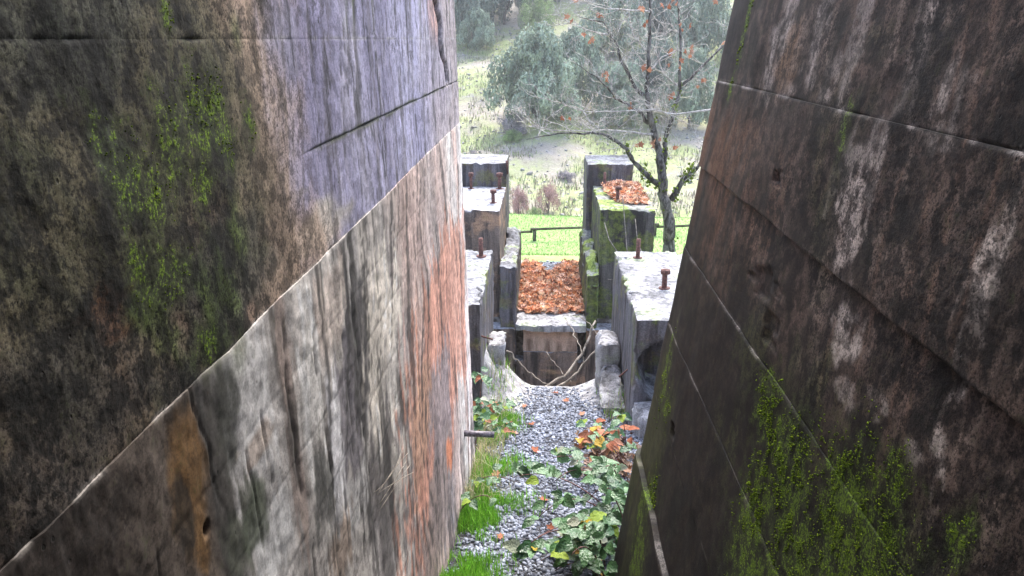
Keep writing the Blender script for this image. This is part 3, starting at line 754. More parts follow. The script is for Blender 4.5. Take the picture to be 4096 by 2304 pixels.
# near piers
nl = thing('concrete_pier', (-1.3, 10, -1.6), 'near left concrete pier with worn white top and one iron bolt', 'pier', 'concrete machine piers')
v, f = block(-2.1, -.745, 8.85, 11.4, 3.08, 6.6, .045, .03, .24, .012, 3)
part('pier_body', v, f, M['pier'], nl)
bolt(nl, -.90, 11.0, 3.08, .28, .034, False)
rod(nl, (-.80, 9.0, EYE - 3.55), (-.60, 8.98, EYE - 3.60)); rod(nl, (-1.2, 8.7, EYE - 4.2), (-.86, 8.72, EYE - 4.2), .03, 'steel')
rod(nl, (-1.2, 8.72, EYE - 3.98), (-.88, 8.72, EYE - 3.98), .045, 'steel')

nr = thing('concrete_pier', (1.7, 10, -1.6), 'near right concrete pier with pale top, hex-headed bolt and dark broken hollow in front', 'pier', 'concrete machine piers')
def hollow(P):
    d = np.sqrt(((P[:, 0] - 1.56) / .40) ** 2 + ((P[:, 2] - (EYE - 3.72)) / .46) ** 2) + .18 * fb3(P * 4, 3, 5)
    k = sm(1.0, .8, d) * sm(8.75, 8.45, P[:, 1]); P[:, 1] += .55 * k; return P
v, f = block(1.105, 2.5, 8.36, 11.4, 3.08, 6.6, .04, .03, .24, .012, 8, hollow)
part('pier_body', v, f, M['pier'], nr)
v, f = block(1.13, 2.4, 7.95, 8.40, 4.12, 5.2, .05, .03, .14, .03, 9); part('rubble_foot', v, f, M['pale'], nr)
bolt(nr, 1.60, 9.55, 3.08, .26, .034); bolt(nr, 1.42, 11.0, 3.08, .29, .032, False)
rod(nr, (1.12, 9.0, EYE - 3.98), (.98, 8.75, EYE - 3.98), .011)

# piers beyond the pit
bl = thing('concrete_pier', (-1.4, 15.5, -1.6), 'far left concrete pier with bright white top carrying two iron bolts', 'pier', 'concrete machine piers')
v, f = block(-2.3, -.80, 14.3, 16.8, 3.10, 6.6, .07, .02, .14, .012, 12); part('pier_body', v, f, M['pier_brown'], bl)
bolt(bl, -.97, 15.0, 3.10, .27, .036); bolt(bl, -.93, 16.5, 3.10, .36, .04); bolt(bl, -1.55, 16.5, 3.10, .36, .03, True)
br = thing('concrete_pier', (1.6, 15.5, -1.6), 'far right concrete pier with mossy sides and orange leaves piled on top', 'pier', 'concrete machine piers')
v, f = block(1.10, 2.14, 14.3, 16.8, 3.06, 6.6, .07, .02, .14, .012, 15); part('pier_body', v, f, M['pier_mossy'], br)
bolt(br, 1.50, 15.1, 3.06, .30, .036); bolt(br, 1.33, 16.4, 3.06, .36, .03, False)
fl_ = thing('concrete_pier', (-1.4, 17.6, -1.6), 'hindmost left concrete pier, a step taller, dark face under white top', 'pier', 'concrete machine piers')
v, f = block(-2.3, -.80, 16.86, 18.3, 2.60, 6.6, .08, .015, .06, .012, 17); part('pier_body', v, f, M['pier'], fl_)
rod(fl_, (-.79, 16.95, EYE - 2.55), (-.785, 16.95, EYE - 2.85), .03)
fr = thing('concrete_pier', (1.5, 17.6, -1.6), 'hindmost right concrete pier seen behind bare branches, pale top', 'pier', 'concrete machine piers')
v, f = block(.98, 1.98, 16.86, 18.3, 2.60, 6.6, .08, .015, .06, .012, 19); part('pier_body', v, f, M['pier'], fr)

# broken kerbs along the leaf-covered channel
def broken(P):
    top = P[:, 2] > EYE - 4.45
    P[top, 2] += .22 * fb3(P[top] * np.array([2.5, 2.2, 0.3]), 3, 55); return P
kl = thing('channel_kerb', (-.64, 15.5, -1.6), 'broken concrete kerb left of the leaf-filled channel', 'kerb', 'kerbs beside the leaf channel')
v, f = block(-.792, -.48, 13.95, 17.3, 4.17, 6.6, .06, .02, .15, .02, 23, broken); part('kerb_body', v, f, M['pier'], kl)
kr = thing('channel_kerb', (.95, 15.5, -1.6), 'yellow-green mossy broken concrete kerb right of the leaf-filled channel', 'kerb', 'kerbs beside the leaf channel')
v, f = block(.875, 1.092, 13.95, 17.3, 4.15, 6.6, .06, .02, .15, .02, 27, broken); part('kerb_body', v, f, M['pier_mossy'], kr)

# sill wall with its overhanging slab and the two slots
sw = thing('sill_wall', (.16, 14.1, -1.6), 'brown-stained concrete sill wall with two dark slots below a pale slab', 'wall')
v, f = block(-.475, .87, 13.72, 14.75, 5.2, 5.33, .05, .01, .05, .008, 31); part('sill_slab', v, f, M['pale'], sw)
zz = EYE - 5.335
for (xa, xb, zt, zb) in ((-1.3, -.50, zz, -1.9), (-.335, .715, zz - .47, -1.9), (.885, 1.6, zz, -1.9), (-.50, -.335, zz - .66, -1.9), (.715, .885, zz - .66, -1.9)):
    v, f = block(xa, xb, 13.86, 14.25, EYE - zt, EYE - zb, .05, .008, .03, .008, int(abs(xa) * 100) % 50); part('wall_block', v, f, M['pier_brown'], sw)
v, f = block(-.335, .715, 13.88, 14.25, EYE - zz, EYE - zz + .465, .05, .008, .03, .008, 44); part('wall_panel', v, f, M['panel'], sw)
v, f = boxv(-1.3, 1.6, 14.26, 14.4, -1.9, zz - .02); part('slot_back', v, f, M['core'], sw, smooth=False)

# dished lip at the end of the path
lip = thing('dished_sill', (.2, 9.9, 0), 'pale concrete sill with a shallow dished edge at the end of the gravel path', 'sill')
gx = np.linspace(-.78, 1.13, 60); gy = np.linspace(8.7, 10.42, 50)
X, Y = np.meshgrid(gx, gy)
def bowl(x):
    dl = np.clip(-(x + .10), 0, 9); dr = np.clip(x - .45, 0, 9); return 1.5 * dl ** 1.6 + .55 * dr ** 1.4
def lip_h(x, y):
    k = sm(8.7, 9.6, y)
    return path_h(y) - bowl(x) * k + .05 * (1 - k) + .015 - .035 * sm(9.2, 10.2, y) + .006 * fb(x * 9, y * 9, 3, 66)
Z = EYE - lip_h(X, Y)
top = np.stack([X, Y, Z], -1)
rim = top[-1:].copy(); rim[..., 1] += .012; rim[..., 2] -= .02
bot = top[-1:].copy(); bot[..., 1] += .012; bot[..., 2] = -1.9
P = np.concatenate([top, rim, bot])
part('dished_slab', P.reshape(-1, 3), gridf(P.shape[0], P.shape[1]), M['pale'], lip)

# kerb stones flanking the lip
sk = thing('kerb_stone', (-.6, 9.5, 0), 'weathered pale kerb stub in two lumps left of the dished sill', 'kerb', 'kerb stubs beside the dished sill')
def slantL(P): P[:, 2] -= .55 * np.clip(9.75 - P[:, 1], 0, 2) * sm(.4, .9, P[:, 2]); return P
v, f = block(-.735, -.50, 9.72, 10.28, 3.95, 5.2, .03, .07, .13, .045, 33); part('stone_lump', v, f, M['pale'], sk)
v, f = block(-.735, -.50, 9.2, 9.72, 4.22, 5.2, .03, .05, .13, .045, 35, slantL); part('stone_lump', v, f, M['pale'], sk)
sk = thing('kerb_stone', (.92, 9.5, 0), 'weathered pale kerb stub in two lumps right of the dished sill', 'kerb', 'kerb stubs beside the dished sill')
v, f = block(.80, 1.095, 9.72, 10.28, 3.95, 5.2, .03, .07, .14, .045, 37); part('stone_lump', v, f, M['pale'], sk)
v, f = block(.82, 1.095, 9.0, 9.72, 4.18, 5.2, .03, .05, .14, .045, 39, slantL); part('stone_lump', v, f, M['pale'], sk)

# ------------------------------------------------------------------ gravel stones
t_ = (1 + 5 ** .5) / 2
icov = np.array([(-1, t_, 0), (1, t_, 0), (-1, -t_, 0), (1, -t_, 0), (0, -1, t_), (0, 1, t_), (0, -1, -t_), (0, 1, -t_), (t_, 0, -1), (t_, 0, 1), (-t_, 0, -1), (-t_, 0, 1)]) / 1.9
icof = np.array([(0, 11, 5), (0, 5, 1), (0, 1, 7), (0, 7, 10), (0, 10, 11), (1, 5, 9), (5, 11, 4), (11, 10, 2), (10, 7, 6), (7, 1, 8), (3, 9, 4), (3, 4, 2), (3, 2, 6), (3, 6, 8), (3, 8, 9), (4, 9, 5), (2, 4, 11), (6, 2, 10), (8, 6, 7), (9, 8, 1)])
bag = Bag()
def stones(xy, zf, smin, smax, dark=0):
    n = len(xy)
    for k in range(8):
        s = np.arange(k, n, 8); m = len(s)
        if not m: continue
        pv = icov * (1 + rng.uniform(-.28, .28, (12, 1)))
        x, y = xy[s, 0], xy[s, 1]; r = smin + (smax - smin) * rng.beta(1.5, 3, m)
        pos = np.stack([x, y, zf(x, y) + r * rng.uniform(-.1, .45, m)], 1)
        c = mix((.05, .056, .074), (.33, .365, .45), rng.beta(1.4, 1.6, m)); c *= rng.uniform(.8, 1.15, (m, 1))
        V, F, C = scatter(pv, icof, pos, rotm(rnd(0, 6.3, m), rnd(-.6, .6, m), rnd(-.6, .6, m)), np.stack([r * rnd(.8, 1.5, m), r * rnd(.7, 1.2, m), r * rnd(.45, .9, m)], 1), c)
        bag.add(V, F, C)
n = 24000
xy = np.stack([rnd(-.82, 1.5, n), 4.2 + 6.1 * rng.uniform(0, 1, n) ** 1.15], 1)
edge = -.52 + .12 * fb(xy[:, 1] * 1.2, xy[:, 1] * 0, 2, 81) + .05 * (xy[:, 1] - 5)
keep = (xy[:, 0] > edge - rng.exponential(.05, n)) & (xy[:, 0] < 1.3)
fade = np.abs(xy[:, 0] - .2) > (.75 - .45 * sm(8.6, 10.1, xy[:, 1])) + rng.normal(0, .08, n)
keep &= ~((xy[:, 1] > 8.5) & fade)
xy = xy[keep]
def stz(x, y):
    return np.where(y > 8.75, np.maximum(EYE - lip_h(x, y), path_z(x, y)), path_z(x, y))
stones(xy, stz, .005, .032)
n = 500; xy = np.stack([rng.normal(.2, .22, n), rnd(17.0, 18.3, n)], 1)
stones(xy, lambda x, y: EYE - ground_h(x, y), .02, .05)
v, f, c = bag.out()
link('gravel', mesh('gravel', v, f, M['gravel'], c, smooth=False), kind='stuff', label='loose blue-grey crushed gravel covering the path')

# ------------------------------------------------------------------ grass
def grass(name, base, hmin, hmax, wd, cols, label, lean=.5, parent=None):
    n = len(base)
    an = rnd(0, 6.3, n); h = hmin + (hmax - hmin) * rng.beta(2, 2.5, n); ln = rnd(.1, lean, n) * h; w = wd * rnd(.6, 1.3, n)
    dx, dy = np.cos(an), np.sin(an)
    P = np.empty((n, 5, 3))
    for k, (tt, ww) in enumerate(((0, 1), (0, -1), (.55, .8), (.55, -.8), (1, 0))):
        P[:, k, 0] = base[:, 0] + dx * ln * tt ** 2 - dy * w * ww; P[:, k, 1] = base[:, 1] + dy * ln * tt ** 2 + dx * w * ww
        P[:, k, 2] = base[:, 2] + h * tt * (1 - .25 * tt * ln / np.maximum(h, 1e-6))
    i = np.arange(n) * 5
    F4 = np.stack([i, i + 1, i + 3, i + 2], 1); F3 = np.stack([i + 2, i + 3, i + 4], 1)
    k = rng.integers(0, len(cols), n); C = np.array(cols)[k] * rng.uniform(.7, 1.25, (n, 1))
    return link(name, mesh(name, P.reshape(-1, 3), [F4, F3], M['grass'], np.repeat(C, 5, 0)), parent, kind='stuff', label=label)
GR = [(.17, .42, .03), (.25, .50, .06), (.12, .30, .03)]; DRY = [(.46, .40, .22), (.55, .50, .33), (.30, .32, .10)]
n = 30000; y = rnd(4.0, 8.8, n); x = -.70 + np.abs(rng.normal(0, .18, n)) * (1 + .6 * sm(5, 6.4, y) * sm(8, 6.5, y))
k = sm(-.5, .1, fb(x * 3, y * 2.2, 3, 91)) > rng.uniform(0, 1, n); x, y = x[k], y[k]
grass('grass', np.stack([x, y, path_z(x, y) - .005], 1), .04, .17, .0035, GR, 'bright green grass at the foot of the left wall')
n = 800; y = rnd(5.8, 9.0, n); x = -.68 + np.abs(rng.normal(0, .15, n))
grass('dry_grass', np.stack([x, y, path_z(x, y) - .005], 1), .12, .42, .003, DRY, 'straw-coloured dry grass by the left wall and pier', .9)
n = 700; sd_ = rng.integers(0, 2, n); y = rnd(8.6, 10.3, n); x = np.where(sd_ == 0, rng.normal(-.55, .08, n), rng.normal(.98, .08, n))
grass('wild_grass', np.stack([x, y, EYE - lip_h(x, y)], 1), .05, .30, .004, GR + DRY, 'tufts of grass beside the dished sill', .7)
n = 26000; x = rnd(-3.5, 7.5, n); y = rnd(19.2, 33.6, n)
grass('lawn_grass', np.stack([x, y, EYE - ground_h(x, y)], 1), .03, .09, .012, [(.23, .38, .10), (.31, .45, .16), (.18, .31, .08), (.36, .40, .22)], 'short bright lawn grass beyond the piers', .7)

# ------------------------------------------------------------------ fallen leaves
lv_v = np.array([(0, -.5, 0), (.16, -.2, .05), (.42, -.16, .16), (.26, .08, .06), (.34, .36, .14), (.10, .26, .03), (0, .55, .10), (-.10, .26, .03), (-.34, .36, .12), (-.26, .08, .06), (-.42, -.16, .18), (-.16, -.2, .05), (0, .02, -.03)], float)
lv_f = np.array([(12, i, (i + 1) % 12) for i in range(12)])
LC = np.array([(.66, .30, .14), (.74, .44, .29), (.58, .24, .11), (.78, .56, .44), (.76, .50, .38), (.40, .15, .08), (.66, .33, .18), (.20, .085, .055), (.70, .44, .28), (.30, .14, .08), (.50, .34, .22)])
def litter(name, xy, zf, smin, smax, label, tilt=.7, lift=.05, mul=1.):
    n = len(xy); s = rnd(smin, smax, n)
    pos = np.stack([xy[:, 0], xy[:, 1], zf(xy[:, 0], xy[:, 1]) + rnd(.0, lift, n)], 1)
    C = LC[rng.integers(0, len(LC), n)] * rng.uniform(.65, 1.35, (n, 1)) * mul
    V, F, C = scatter(lv_v, lv_f, pos, rotm(rnd(0, 6.3, n), rnd(-tilt, tilt, n), rnd(-tilt, tilt, n)), np.stack([s, s, s * rnd(.5, 1.8, n)], 1), C)
    return link(name, mesh(name, V, F, M['litter'], C, smooth=False), kind='stuff', label=label)
n = 3000; y = 14.35 + 3.9 * rng.uniform(0, 1, n); x = rnd(-.47, .86, n)
k = (y > 14.40 + .22 * fb(x * 4, x * 0, 3, 95) + np.abs(rng.normal(0, .05, n)) - .5 * (rng.uniform(0, 1, n) < .02)) & (y < 18.0 - .9 * np.exp(-((x - .2) / .22) ** 2) + .15 * rng.normal(0, 1, n))
x, y = x[k], y[k]
litter('fallen_leaves', np.stack([x, y], 1), lambda x, y: EYE - 5.2 + .0 * x + .05 * np.clip(np.abs(x - .16) - .2, 0, 1),   .06, .22, 'orange-brown fallen leaves filling the channel between the far piers')
n = 700; x = rnd(1.30, 2.08, n); y = rnd(14.75, 16.7, n); k = x + .25 * (y - 14.7) > 1.55; x, y = x[k], y[k]
litter('leaf_heap', np.stack([x, y], 1), lambda x, y: EYE - 3.05 + 0 * x + .05 * sm(15, 16.4, y), .08, .16, 'bright orange leaves lying on top of the far right pier')
n = 240; x = np.clip(.75 + rng.normal(0, .18, n), .4, 1.2); y = rng.normal(7.1, .45, n)
litter('leaf_drift', np.stack([x, y], 1), path_z, .06, .13, 'brown dead leaves drifted under the bramble right of the path', .9, .14, .28)

dl = mesh('fallen_leaf', lv_v, lv_f, M['leaf_brown'], smooth=False)
for i, (x, y, s) in enumerate([(-.10, 8.3, .15), (-.30, 8.0, .12), (-.05, 7.4, .13), (.05, 6.0, .12), (-.02, 6.9, .10), (.36, 9.5, .13), (.22, 9.9, .12), (-.45, 8.5, .14), (-.42, 6.6, .13), (.55, 8.9, .11), (-.2, 9.2, .1), (.1, 5.4, .09), (-.3, 5.2, .08)]):
    o = link('fallen_leaf', dl, None, (x, y, float(stz(np.array([x]), np.array([y]))[0]) + .035), label='single brown dead leaf lying on the gravel path', cat='leaf', group='dead leaves on the gravel')
    o.scale = (s, s, s); o.rotation_euler = (random.uniform(-.4, .4), random.uniform(-.4, .4), random.uniform(0, 6))

# ------------------------------------------------------------------ brambles
def leaf_mesh(name, mat, n=7):
    """ovate toothed leaf folded along the midrib, one unit long along +Y, base at the origin"""
    ys_ = np.linspace(0, 1, n); wd = .40 * np.sin(np.pi * ys_ ** .75) ** .8 * (1 - .25 * ys_)
    V = []; 
    for i, (yy, ww) in enumerate(zip(ys_, wd)):
        zc = -.42 * (yy - .3) ** 2; tooth = .03 * (1 if i % 2 else -1) * (0 < i < n - 1)
        V += [(0, yy, zc), (ww + tooth, yy + .03, zc + .32 * ww), (-ww - tooth, yy + .03, zc + .32 * ww)]
    F = []
    for i in range(n - 1):
        a = i * 3; b = a + 3
        F += [(a, a + 1, b + 1, b), (a + 2, a, b, b + 2)]
    return mesh(name, np.array(V), np.array(F), mat)
LM = {k: leaf_mesh('leaf', M['leaf_' + k]) for k in ('green', 'pale', 'yellow', 'lime', 'brown')}

def bez(p0, p1, p2, n=14):
    p0, p1, p2 = map(Vector, (p0, p1, p2))
    return [p0 * (1 - t) ** 2 + p1 * 2 * t * (1 - t) + p2 * t * t for t in [i / (n - 1) for i in range(n)]]

def add_leaf(root, p, direction, size, kind, roll):
    o = link('leaf', LM[kind], root)
    d = Vector(direction).normalized()
    zx = Vector((random.uniform(-.5, .5), random.uniform(-.8, .1), 1)).normalized()
    xx = d.cross(zx).normalized(); zz_ = xx.cross(d)
    m = Matrix((xx, d, zz_)).transposed().to_4x4()
    m = m @ Matrix.Rotation(roll, 4, 'Y')
    m.translation = Vector(p) - root.location
    o.matrix_local = m @ Matrix.Scale(size, 4)
    return o

def bramble(loc, label, stems, kinds, size, per, rad=.005, cat='bramble', spread=.09):
    root = thing('bramble', loc, label, cat, 'brambles along the path')
    for (a, b, c) in stems:
        pts = bez(a, b, c); v, q, t3 = tube(pts, [rad * (1.2 - .8 * i / len(pts)) for i in range(len(pts))], 6)
        part('stem', v, [q, t3], M['stem'], root)
        for k in range(per):
            t = random.uniform(.12, 1); p = pts[min(len(pts) - 1, int(t * len(pts)))]
            an = random.uniform(0, 6.3)
            base = p + Vector((math.cos(an) * spread * random.random(), math.sin(an) * spread * random.random(), random.uniform(-.3, .9) * spread))
            for j in range(random.choice((1, 3, 3))):
                aj = an + (j - 1) * 1.15 + random.uniform(-.2, .2)
                add_leaf(root, base, (math.cos(aj), math.sin(aj), random.uniform(-.45, .35)), size * random.uniform(.65, 1.25), random.choice(kinds), random.uniform(-.5, .5))
    return root

def gz(x, y): return float(path_z(np.array([x]), np.array([y]))[0])
KN = ['green'] * 34 + ['pale', 'pale', 'lime', 'yellow']
st = []
for (x0, y0, x1, y1, lift, zt) in [(.68, 5.0, -.10, 4.75, .55, .16), (.70, 5.3, .00, 5.2, .62, .22), (.72, 5.5, -.22, 5.9, .55, .30), (.75, 5.7, .12, 5.5, .75, .42), (.72, 5.2, .25, 4.85, .5, .25), (.78, 6.0, .10, 6.4, .55, .3),
                                   (.66, 4.95, .20, 4.7, .3, .10), (.50, 4.72, .02, 4.45, .35, .2), (.48, 4.6, .22, 4.3, .45, .3), (.5, 4.8, .3, 4.55, .6, .4), (.46, 4.55, .12, 4.5, .25, .1), (.5, 4.9, -.05, 4.6, .5, .3), (.8, 5.9, .35, 5.5, .7, .45), (.72, 5.1, .38, 5.05, .8, .45), (.75, 5.6, .45, 5.3, .9, .5), (.68, 5.0, .05, 5.0, .3, .08)]:
    st.append(((x0, y0, gz(x0, y0)), ((x0 + x1) / 2, (y0 + y1) / 2, gz((x0 + x1) / 2, (y0 + y1) / 2) + lift), (x1, y1, gz(x1, y1) + zt)))
bramble((.7, 5.4, gz(.7, 5.4)), 'large green-leaved bramble reaching over the gravel beside the dark right wall', st, KN, .115, 10, .006)
st = []
for (x0, y0, x1, y1, lift, zt) in [(.85, 6.6, .45, 6.9, .5, .3), (.9, 6.9, .35, 6.5, .6, .45), (.9, 7.2, .55, 7.6, .4, .25), (.95, 7.4, .75, 6.8, .8, .6)]:
    st.append(((x0, y0, gz(x0, y0)), ((x0 + x1) / 2, (y0 + y1) / 2, gz(x0, y0) + lift), (x1, y1, gz(x1, y1) + zt)))
bramble((.9, 7.0, gz(.9, 7)), 'withered bramble with brown and yellow leaves behind the green one', st, ['brown', 'brown', 'brown', 'green', 'green', 'green', 'green', 'lime', 'yellow'], .11, 8)
st = []
for (x0, y0, x1, y1, lift, zt) in [(-.72, 7.9, -.35, 7.7, .35, .15), (-.75, 8.2, -.40, 8.2, .45, .25), (-.72, 7.6, -.50, 7.4, .5, .35), (-.75, 8.4, -.62, 8.0, .9, .75), (-.78, 8.0, -.60, 7.5, .7, .5), (-.74, 8.6, -.45, 8.5, .3, .2)]:
    st.append(((x0, y0, gz(x0, y0)), ((x0 + x1) / 2, (y0 + y1) / 2, gz(x0, y0) + lift), (x1, y1, gz(x1, y1) + zt)))
bramble((-.75, 8, gz(-.75, 8)), 'small-leaved green bramble between the left wall end and the near left pier', st, ['green'] * 8 + ['pale', 'lime', 'brown'], .10, 9)
st = []
for (x0, y0, x1, y1, lift, zt) in [(-.70, 5.6, -.38, 5.6, .3, .2), (-.70, 6.2, -.25, 6.1, .3, .18)]:
    st.append(((x0, y0, gz(x0, y0)), ((x0 + x1) / 2, (y0 + y1) / 2, gz(x0, y0) + lift), (x1, y1, gz(x1, y1) + zt)))
bramble((-.7, 5.9, gz(-.7, 5.9)), 'two thin bramble shoots rising from the grass by the left wall', st, ['green', 'green', 'lime'], .10, 3)

# dry stalks hanging on the left wall
ds = thing('dry_stalks', (-.74, 3, EYE - 2), 'few dry straw stalks growing from a crack in the left wall', 'plant')
for i in range(5):
    y0 = 2.86 + random.uniform(-.03, .03); h0 = 1.78 + random.uniform(0, .2)
    a = float(aL(np.array(h0))) - .012
    pts = bez((-a, y0, EYE - h0), (-a + .05, y0 + .12, EYE - h0 + random.uniform(-.02, .08)), (-a + .05 + random.uniform(0, .05), y0 + random.uniform(.25, .45), EYE - h0 - random.uniform(.0, .12)), 8)
    v, q, t3 = tube(pts, [.0014] * 8, 5); part('stalk', v, [q, t3], M['dead'], ds)

# ------------------------------------------------------------------ dead branches in the pit and saplings
pb = thing('fallen_branch', (.2, 10.9, -1), 'grey dead branch arching out of the pit below the sill wall', 'branch', 'dead branches in the pit')
def limb(root, name, pts, r0, r1, mat, n=6):
    pts = [Vector(p) + Vector((random.gauss(0, .014), random.gauss(0, .02), random.gauss(0, .014))) for p in pts]
    v, q, t3 = tube(pts, [(r0 + (r1 - r0) * i / (len(pts) - 1)) * random.uniform(.85, 1.15) for i in range(len(pts))], n); return part(name, v, [q, t3], mat, root)
limb(pb, 'branch', bez((-.1, 11.2, EYE - 5.35), (.6, 11.5, EYE - 5.35), (.92, 12.2, EYE - 4.5)), .030, .016, M['dead'])
limb(pb, 'branch', bez((.1, 11.0, EYE - 5.3), (.65, 11.3, EYE - 5.2), (.98, 11.6, EYE - 4.6)), .022, .014, M['dead'])
pb = thing('fallen_branch', (-.3, 11.3, -1), 'thin pale branch slanting across the pit from the left', 'branch', 'dead branches in the pit')
limb(pb, 'branch', bez((-.52, 11.4, EYE - 4.75), (-.2, 11.4, EYE - 5.2), (.25, 11.3, EYE - 5.38)), .018, .010, M['dead'])
for (p, q, r_) in [((.1, 11.8, EYE - 4.95), (.5, 11.4, EYE - 5.3), (.3, 11.6, EYE - 5.13)), ((.45, 13.3, EYE - 4.9), (.72, 11.6, EYE - 5.05), (.62, 12.4, EYE - 4.85)), ((.60, 13.4, EYE - 4.85), (.95, 12.0, EYE - 4.7), (.8, 12.8, EYE - 4.7))]:
    limb(pb, 'twig', bez(p, r_, q), .009, .005, M['dead'])
sp = thing('bare_sapling', (1.45, 13.2, -1.8), 'bare pale sapling twigs in front of the mossy right pier', 'sapling')
for pts in [[(1.62, 13.3, EYE - 4.9), (1.64, 13.4, EYE - 4.3), (1.55, 13.5, EYE - 3.9), (1.52, 13.6, EYE - 3.35), (1.44, 13.7, EYE - 2.7)], [(1.6, 13.4, EYE - 4.0), (1.42, 13.4, EYE - 3.75), (1.22, 13.5, EYE - 3.45), (1.12, 13.6, EYE - 3.15)],
            [(1.64, 13.3, EYE - 4.2), (1.5, 13.2, EYE - 4.15), (1.2, 13.2, EYE - 4.1)], [(2.0, 13.5, EYE - 4.3), (1.9, 13.6, EYE - 3.9), (1.76, 13.7, EYE - 3.5), (1.68, 13.7, EYE - 3.1)], [(2.02, 13.5, EYE - 4.1), (1.85, 13.5, EYE - 3.92), (1.7, 13.6, EYE - 3.8)]]:
    limb(sp, 'twig', pts, .014, .007, M['dead'])

# ------------------------------------------------------------------ the bare tree behind the right piers
TY = 19.0
def tp(u, v, y=TY):
    return (u, y, v)
def conv(lst, dy0=0., dy1=0.):
    """limb points given as metres right of the eye line and metres under the eye"""
    n = len(lst); return [(x, TY + dy0 + (dy1 - dy0) * i / max(1, n - 1), EYE - h) for i, (x, h) in enumerate(lst)]
tree = thing('bare_tree', (3.15, TY, EYE - 5.6), 'leafless moss-spotted oak with pale twigs and few rusty leaves behind the right piers', 'tree')
LIMBS = [('trunk', [(3.25, 5.51), (3.22, 4.96), (3.2, 4.35), (3.08, 3.96), (2.98, 3.66), (2.98, 3.34), (2.9, 2.97), (2.84, 2.62), (2.68, 2.13), (2.6, 1.87), (2.49, 1.49), (2.46, 1.11), (2.49, 0.73), (2.46, 0.34), (2.46, -0.16), (2.44, -0.93), (2.4, -1.78)], 0.19, 0.03, 0, 0), ('branch', [(2.98, 3.34), (2.97, 2.86), (3.01, 2.25), (3.12, 1.87), (3.23, 1.49), (3.29, 1.11), (3.23, -0.16), (3.12, -0.93), (3.09, -1.49)], 0.1, 0.02, 0, 0.5), ('branch', [(3.29, 1.11), (3.66, 0.8), (4.04, 0.44), (4.49, 0.02), (4.98, -0.36)], 0.05, 0.02, 0.3, 0.8), ('branch', [(3.22, 3.8), (3.49, 3.24), (3.74, 3.0), (4.19, 2.19)], 0.1, 0.03, 0, -0.3), ('branch', [(2.84, 3.41), (2.48, 3.11), (2.18, 2.81), (2.01, 2.51), (1.74, 2.3), (1.52, 2.17), (1.16, 2.09), (0.56, 2.08), (0.01, 2.14), (-0.39, 2.21)], 0.085, 0.012, 0, -1), ('branch', [(2.54, 1.95), (2.35, 1.69), (2.06, 1.51), (1.68, 1.32), (1.63, 1.24), (1.47, 1.06), (1.2, 0.83), (0.72, 0.52)], 0.055, 0.012, 0, -0.8), ('branch', [(2.38, 1.29), (2.19, 1.11), (1.98, 0.7), (1.82, 0.44), (1.71, 0.09), (1.57, -0.07), (1.49, -0.26), (1.39, -0.4), (1.12, -0.44), (0.83, -0.51)], 0.06, 0.012, 0, 0.6), ('branch', [(1.57, -0.07), (1.25, -0.14), (0.86, -0.26), (0.59, -0.37), (0.31, -0.55)], 0.028, 0.008, 0.4, 0.3), ('branch', [(2.43, -0.6), (1.92, -0.64), (1.39, -0.67), (1.01, -0.77), (0.67, -0.9)], 0.03, 0.01, 0, -0.4), ('branch', [(4.07, 1.57), (3.12, 1.69), (2.6, 1.59), (1.7, 1.61), (0.94, 1.62), (0.54, 1.47), (0.19, 1.36), (-0.16, 1.28)], 0.03, 0.01, -0.3, -0.6), ('branch', [(2.73, 2.2), (2.19, 2.15), (1.66, 2.07), (1.12, 2.1), (0.21, 2.07), (-0.06, 2.0), (-0.38, 1.95), (-0.65, 1.65)], 0.04, 0.01, 0, -0.7), ('branch', [(0.94, 1.62), (1.11, 1.87), (1.4, 2.05)], 0.02, 0.01, -0.5, -0.6), ('branch', [(3.12, 1.87), (2.7, 1.53), (2.2, 1.34)], 0.025, 0.01, 0.2, 0.6), ('branch', [(3.29, 1.11), (2.89, 0.78), (2.7, 0.21), (2.8, -0.36)], 0.03, 0.01, 0.3, 0.9), ('branch', [(2.49, 0.73), (2.8, 0.4), (3.29, 0.21), (3.89, 0.11)], 0.025, 0.008, 0, 0.5), ('branch', [(2.46, 0.34), (2.1, -0.08), (2.0, -0.55), (1.9, -1.12)], 0.025, 0.008, 0, 0.5)]
segs = []
for nm, pts, r0, r1, d0, d1 in LIMBS:
    P = conv(pts, d0, d1)
    # resample with a little crookedness
    Q = []
    for a, b in zip(P[:-1], P[1:]):
        for k in range(3):
            t = k / 3; Q.append(Vector(a).lerp(Vector(b), t) + Vector((random.gauss(0, .008), random.gauss(0, .03), random.gauss(0, .008))))
    Q.append(Vector(P[-1]))
    r0 *= .92; rr = [r0 + (r1 * .7 - r0) * (i / (len(Q) - 1)) ** .8 for i in range(len(Q))]
    v, q, t3 = tube(Q, rr, 9 if r0 > .06 else 6, .10)
    part(nm, v, [q, t3], M['bark'] if r0 > .042 else M['twig'], tree)
    segs.append((Q, rr))
bag = Bag(); tips = []
def twig(p, d, L, r, depth):
    pts = [p]; d = d.normalized()
    ns = 6
    for k in range(ns):
        d = (d + Vector((random.gauss(0, .22), random.gauss(0, .22), random.gauss(.05, .20)))).normalized()
        pts.append(pts[-1] + d * (L / ns))
    v, q, t3 = tube(pts, [r * (1 - .7 * i / ns) for i in range(ns + 1)], 4); bag.add(v, [q, t3])
    tips.append(pts[-1])
    if depth > 0:
        for k in range(random.choice((2, 3, 4))):
            i = random.randint(1, ns); dd = (d + Vector((random.gauss(0, .8), random.gauss(0, .8), random.gauss(.15, .6))))
            twig(pts[i], dd, L * random.uniform(.4, .65), r * .62, depth - 1)
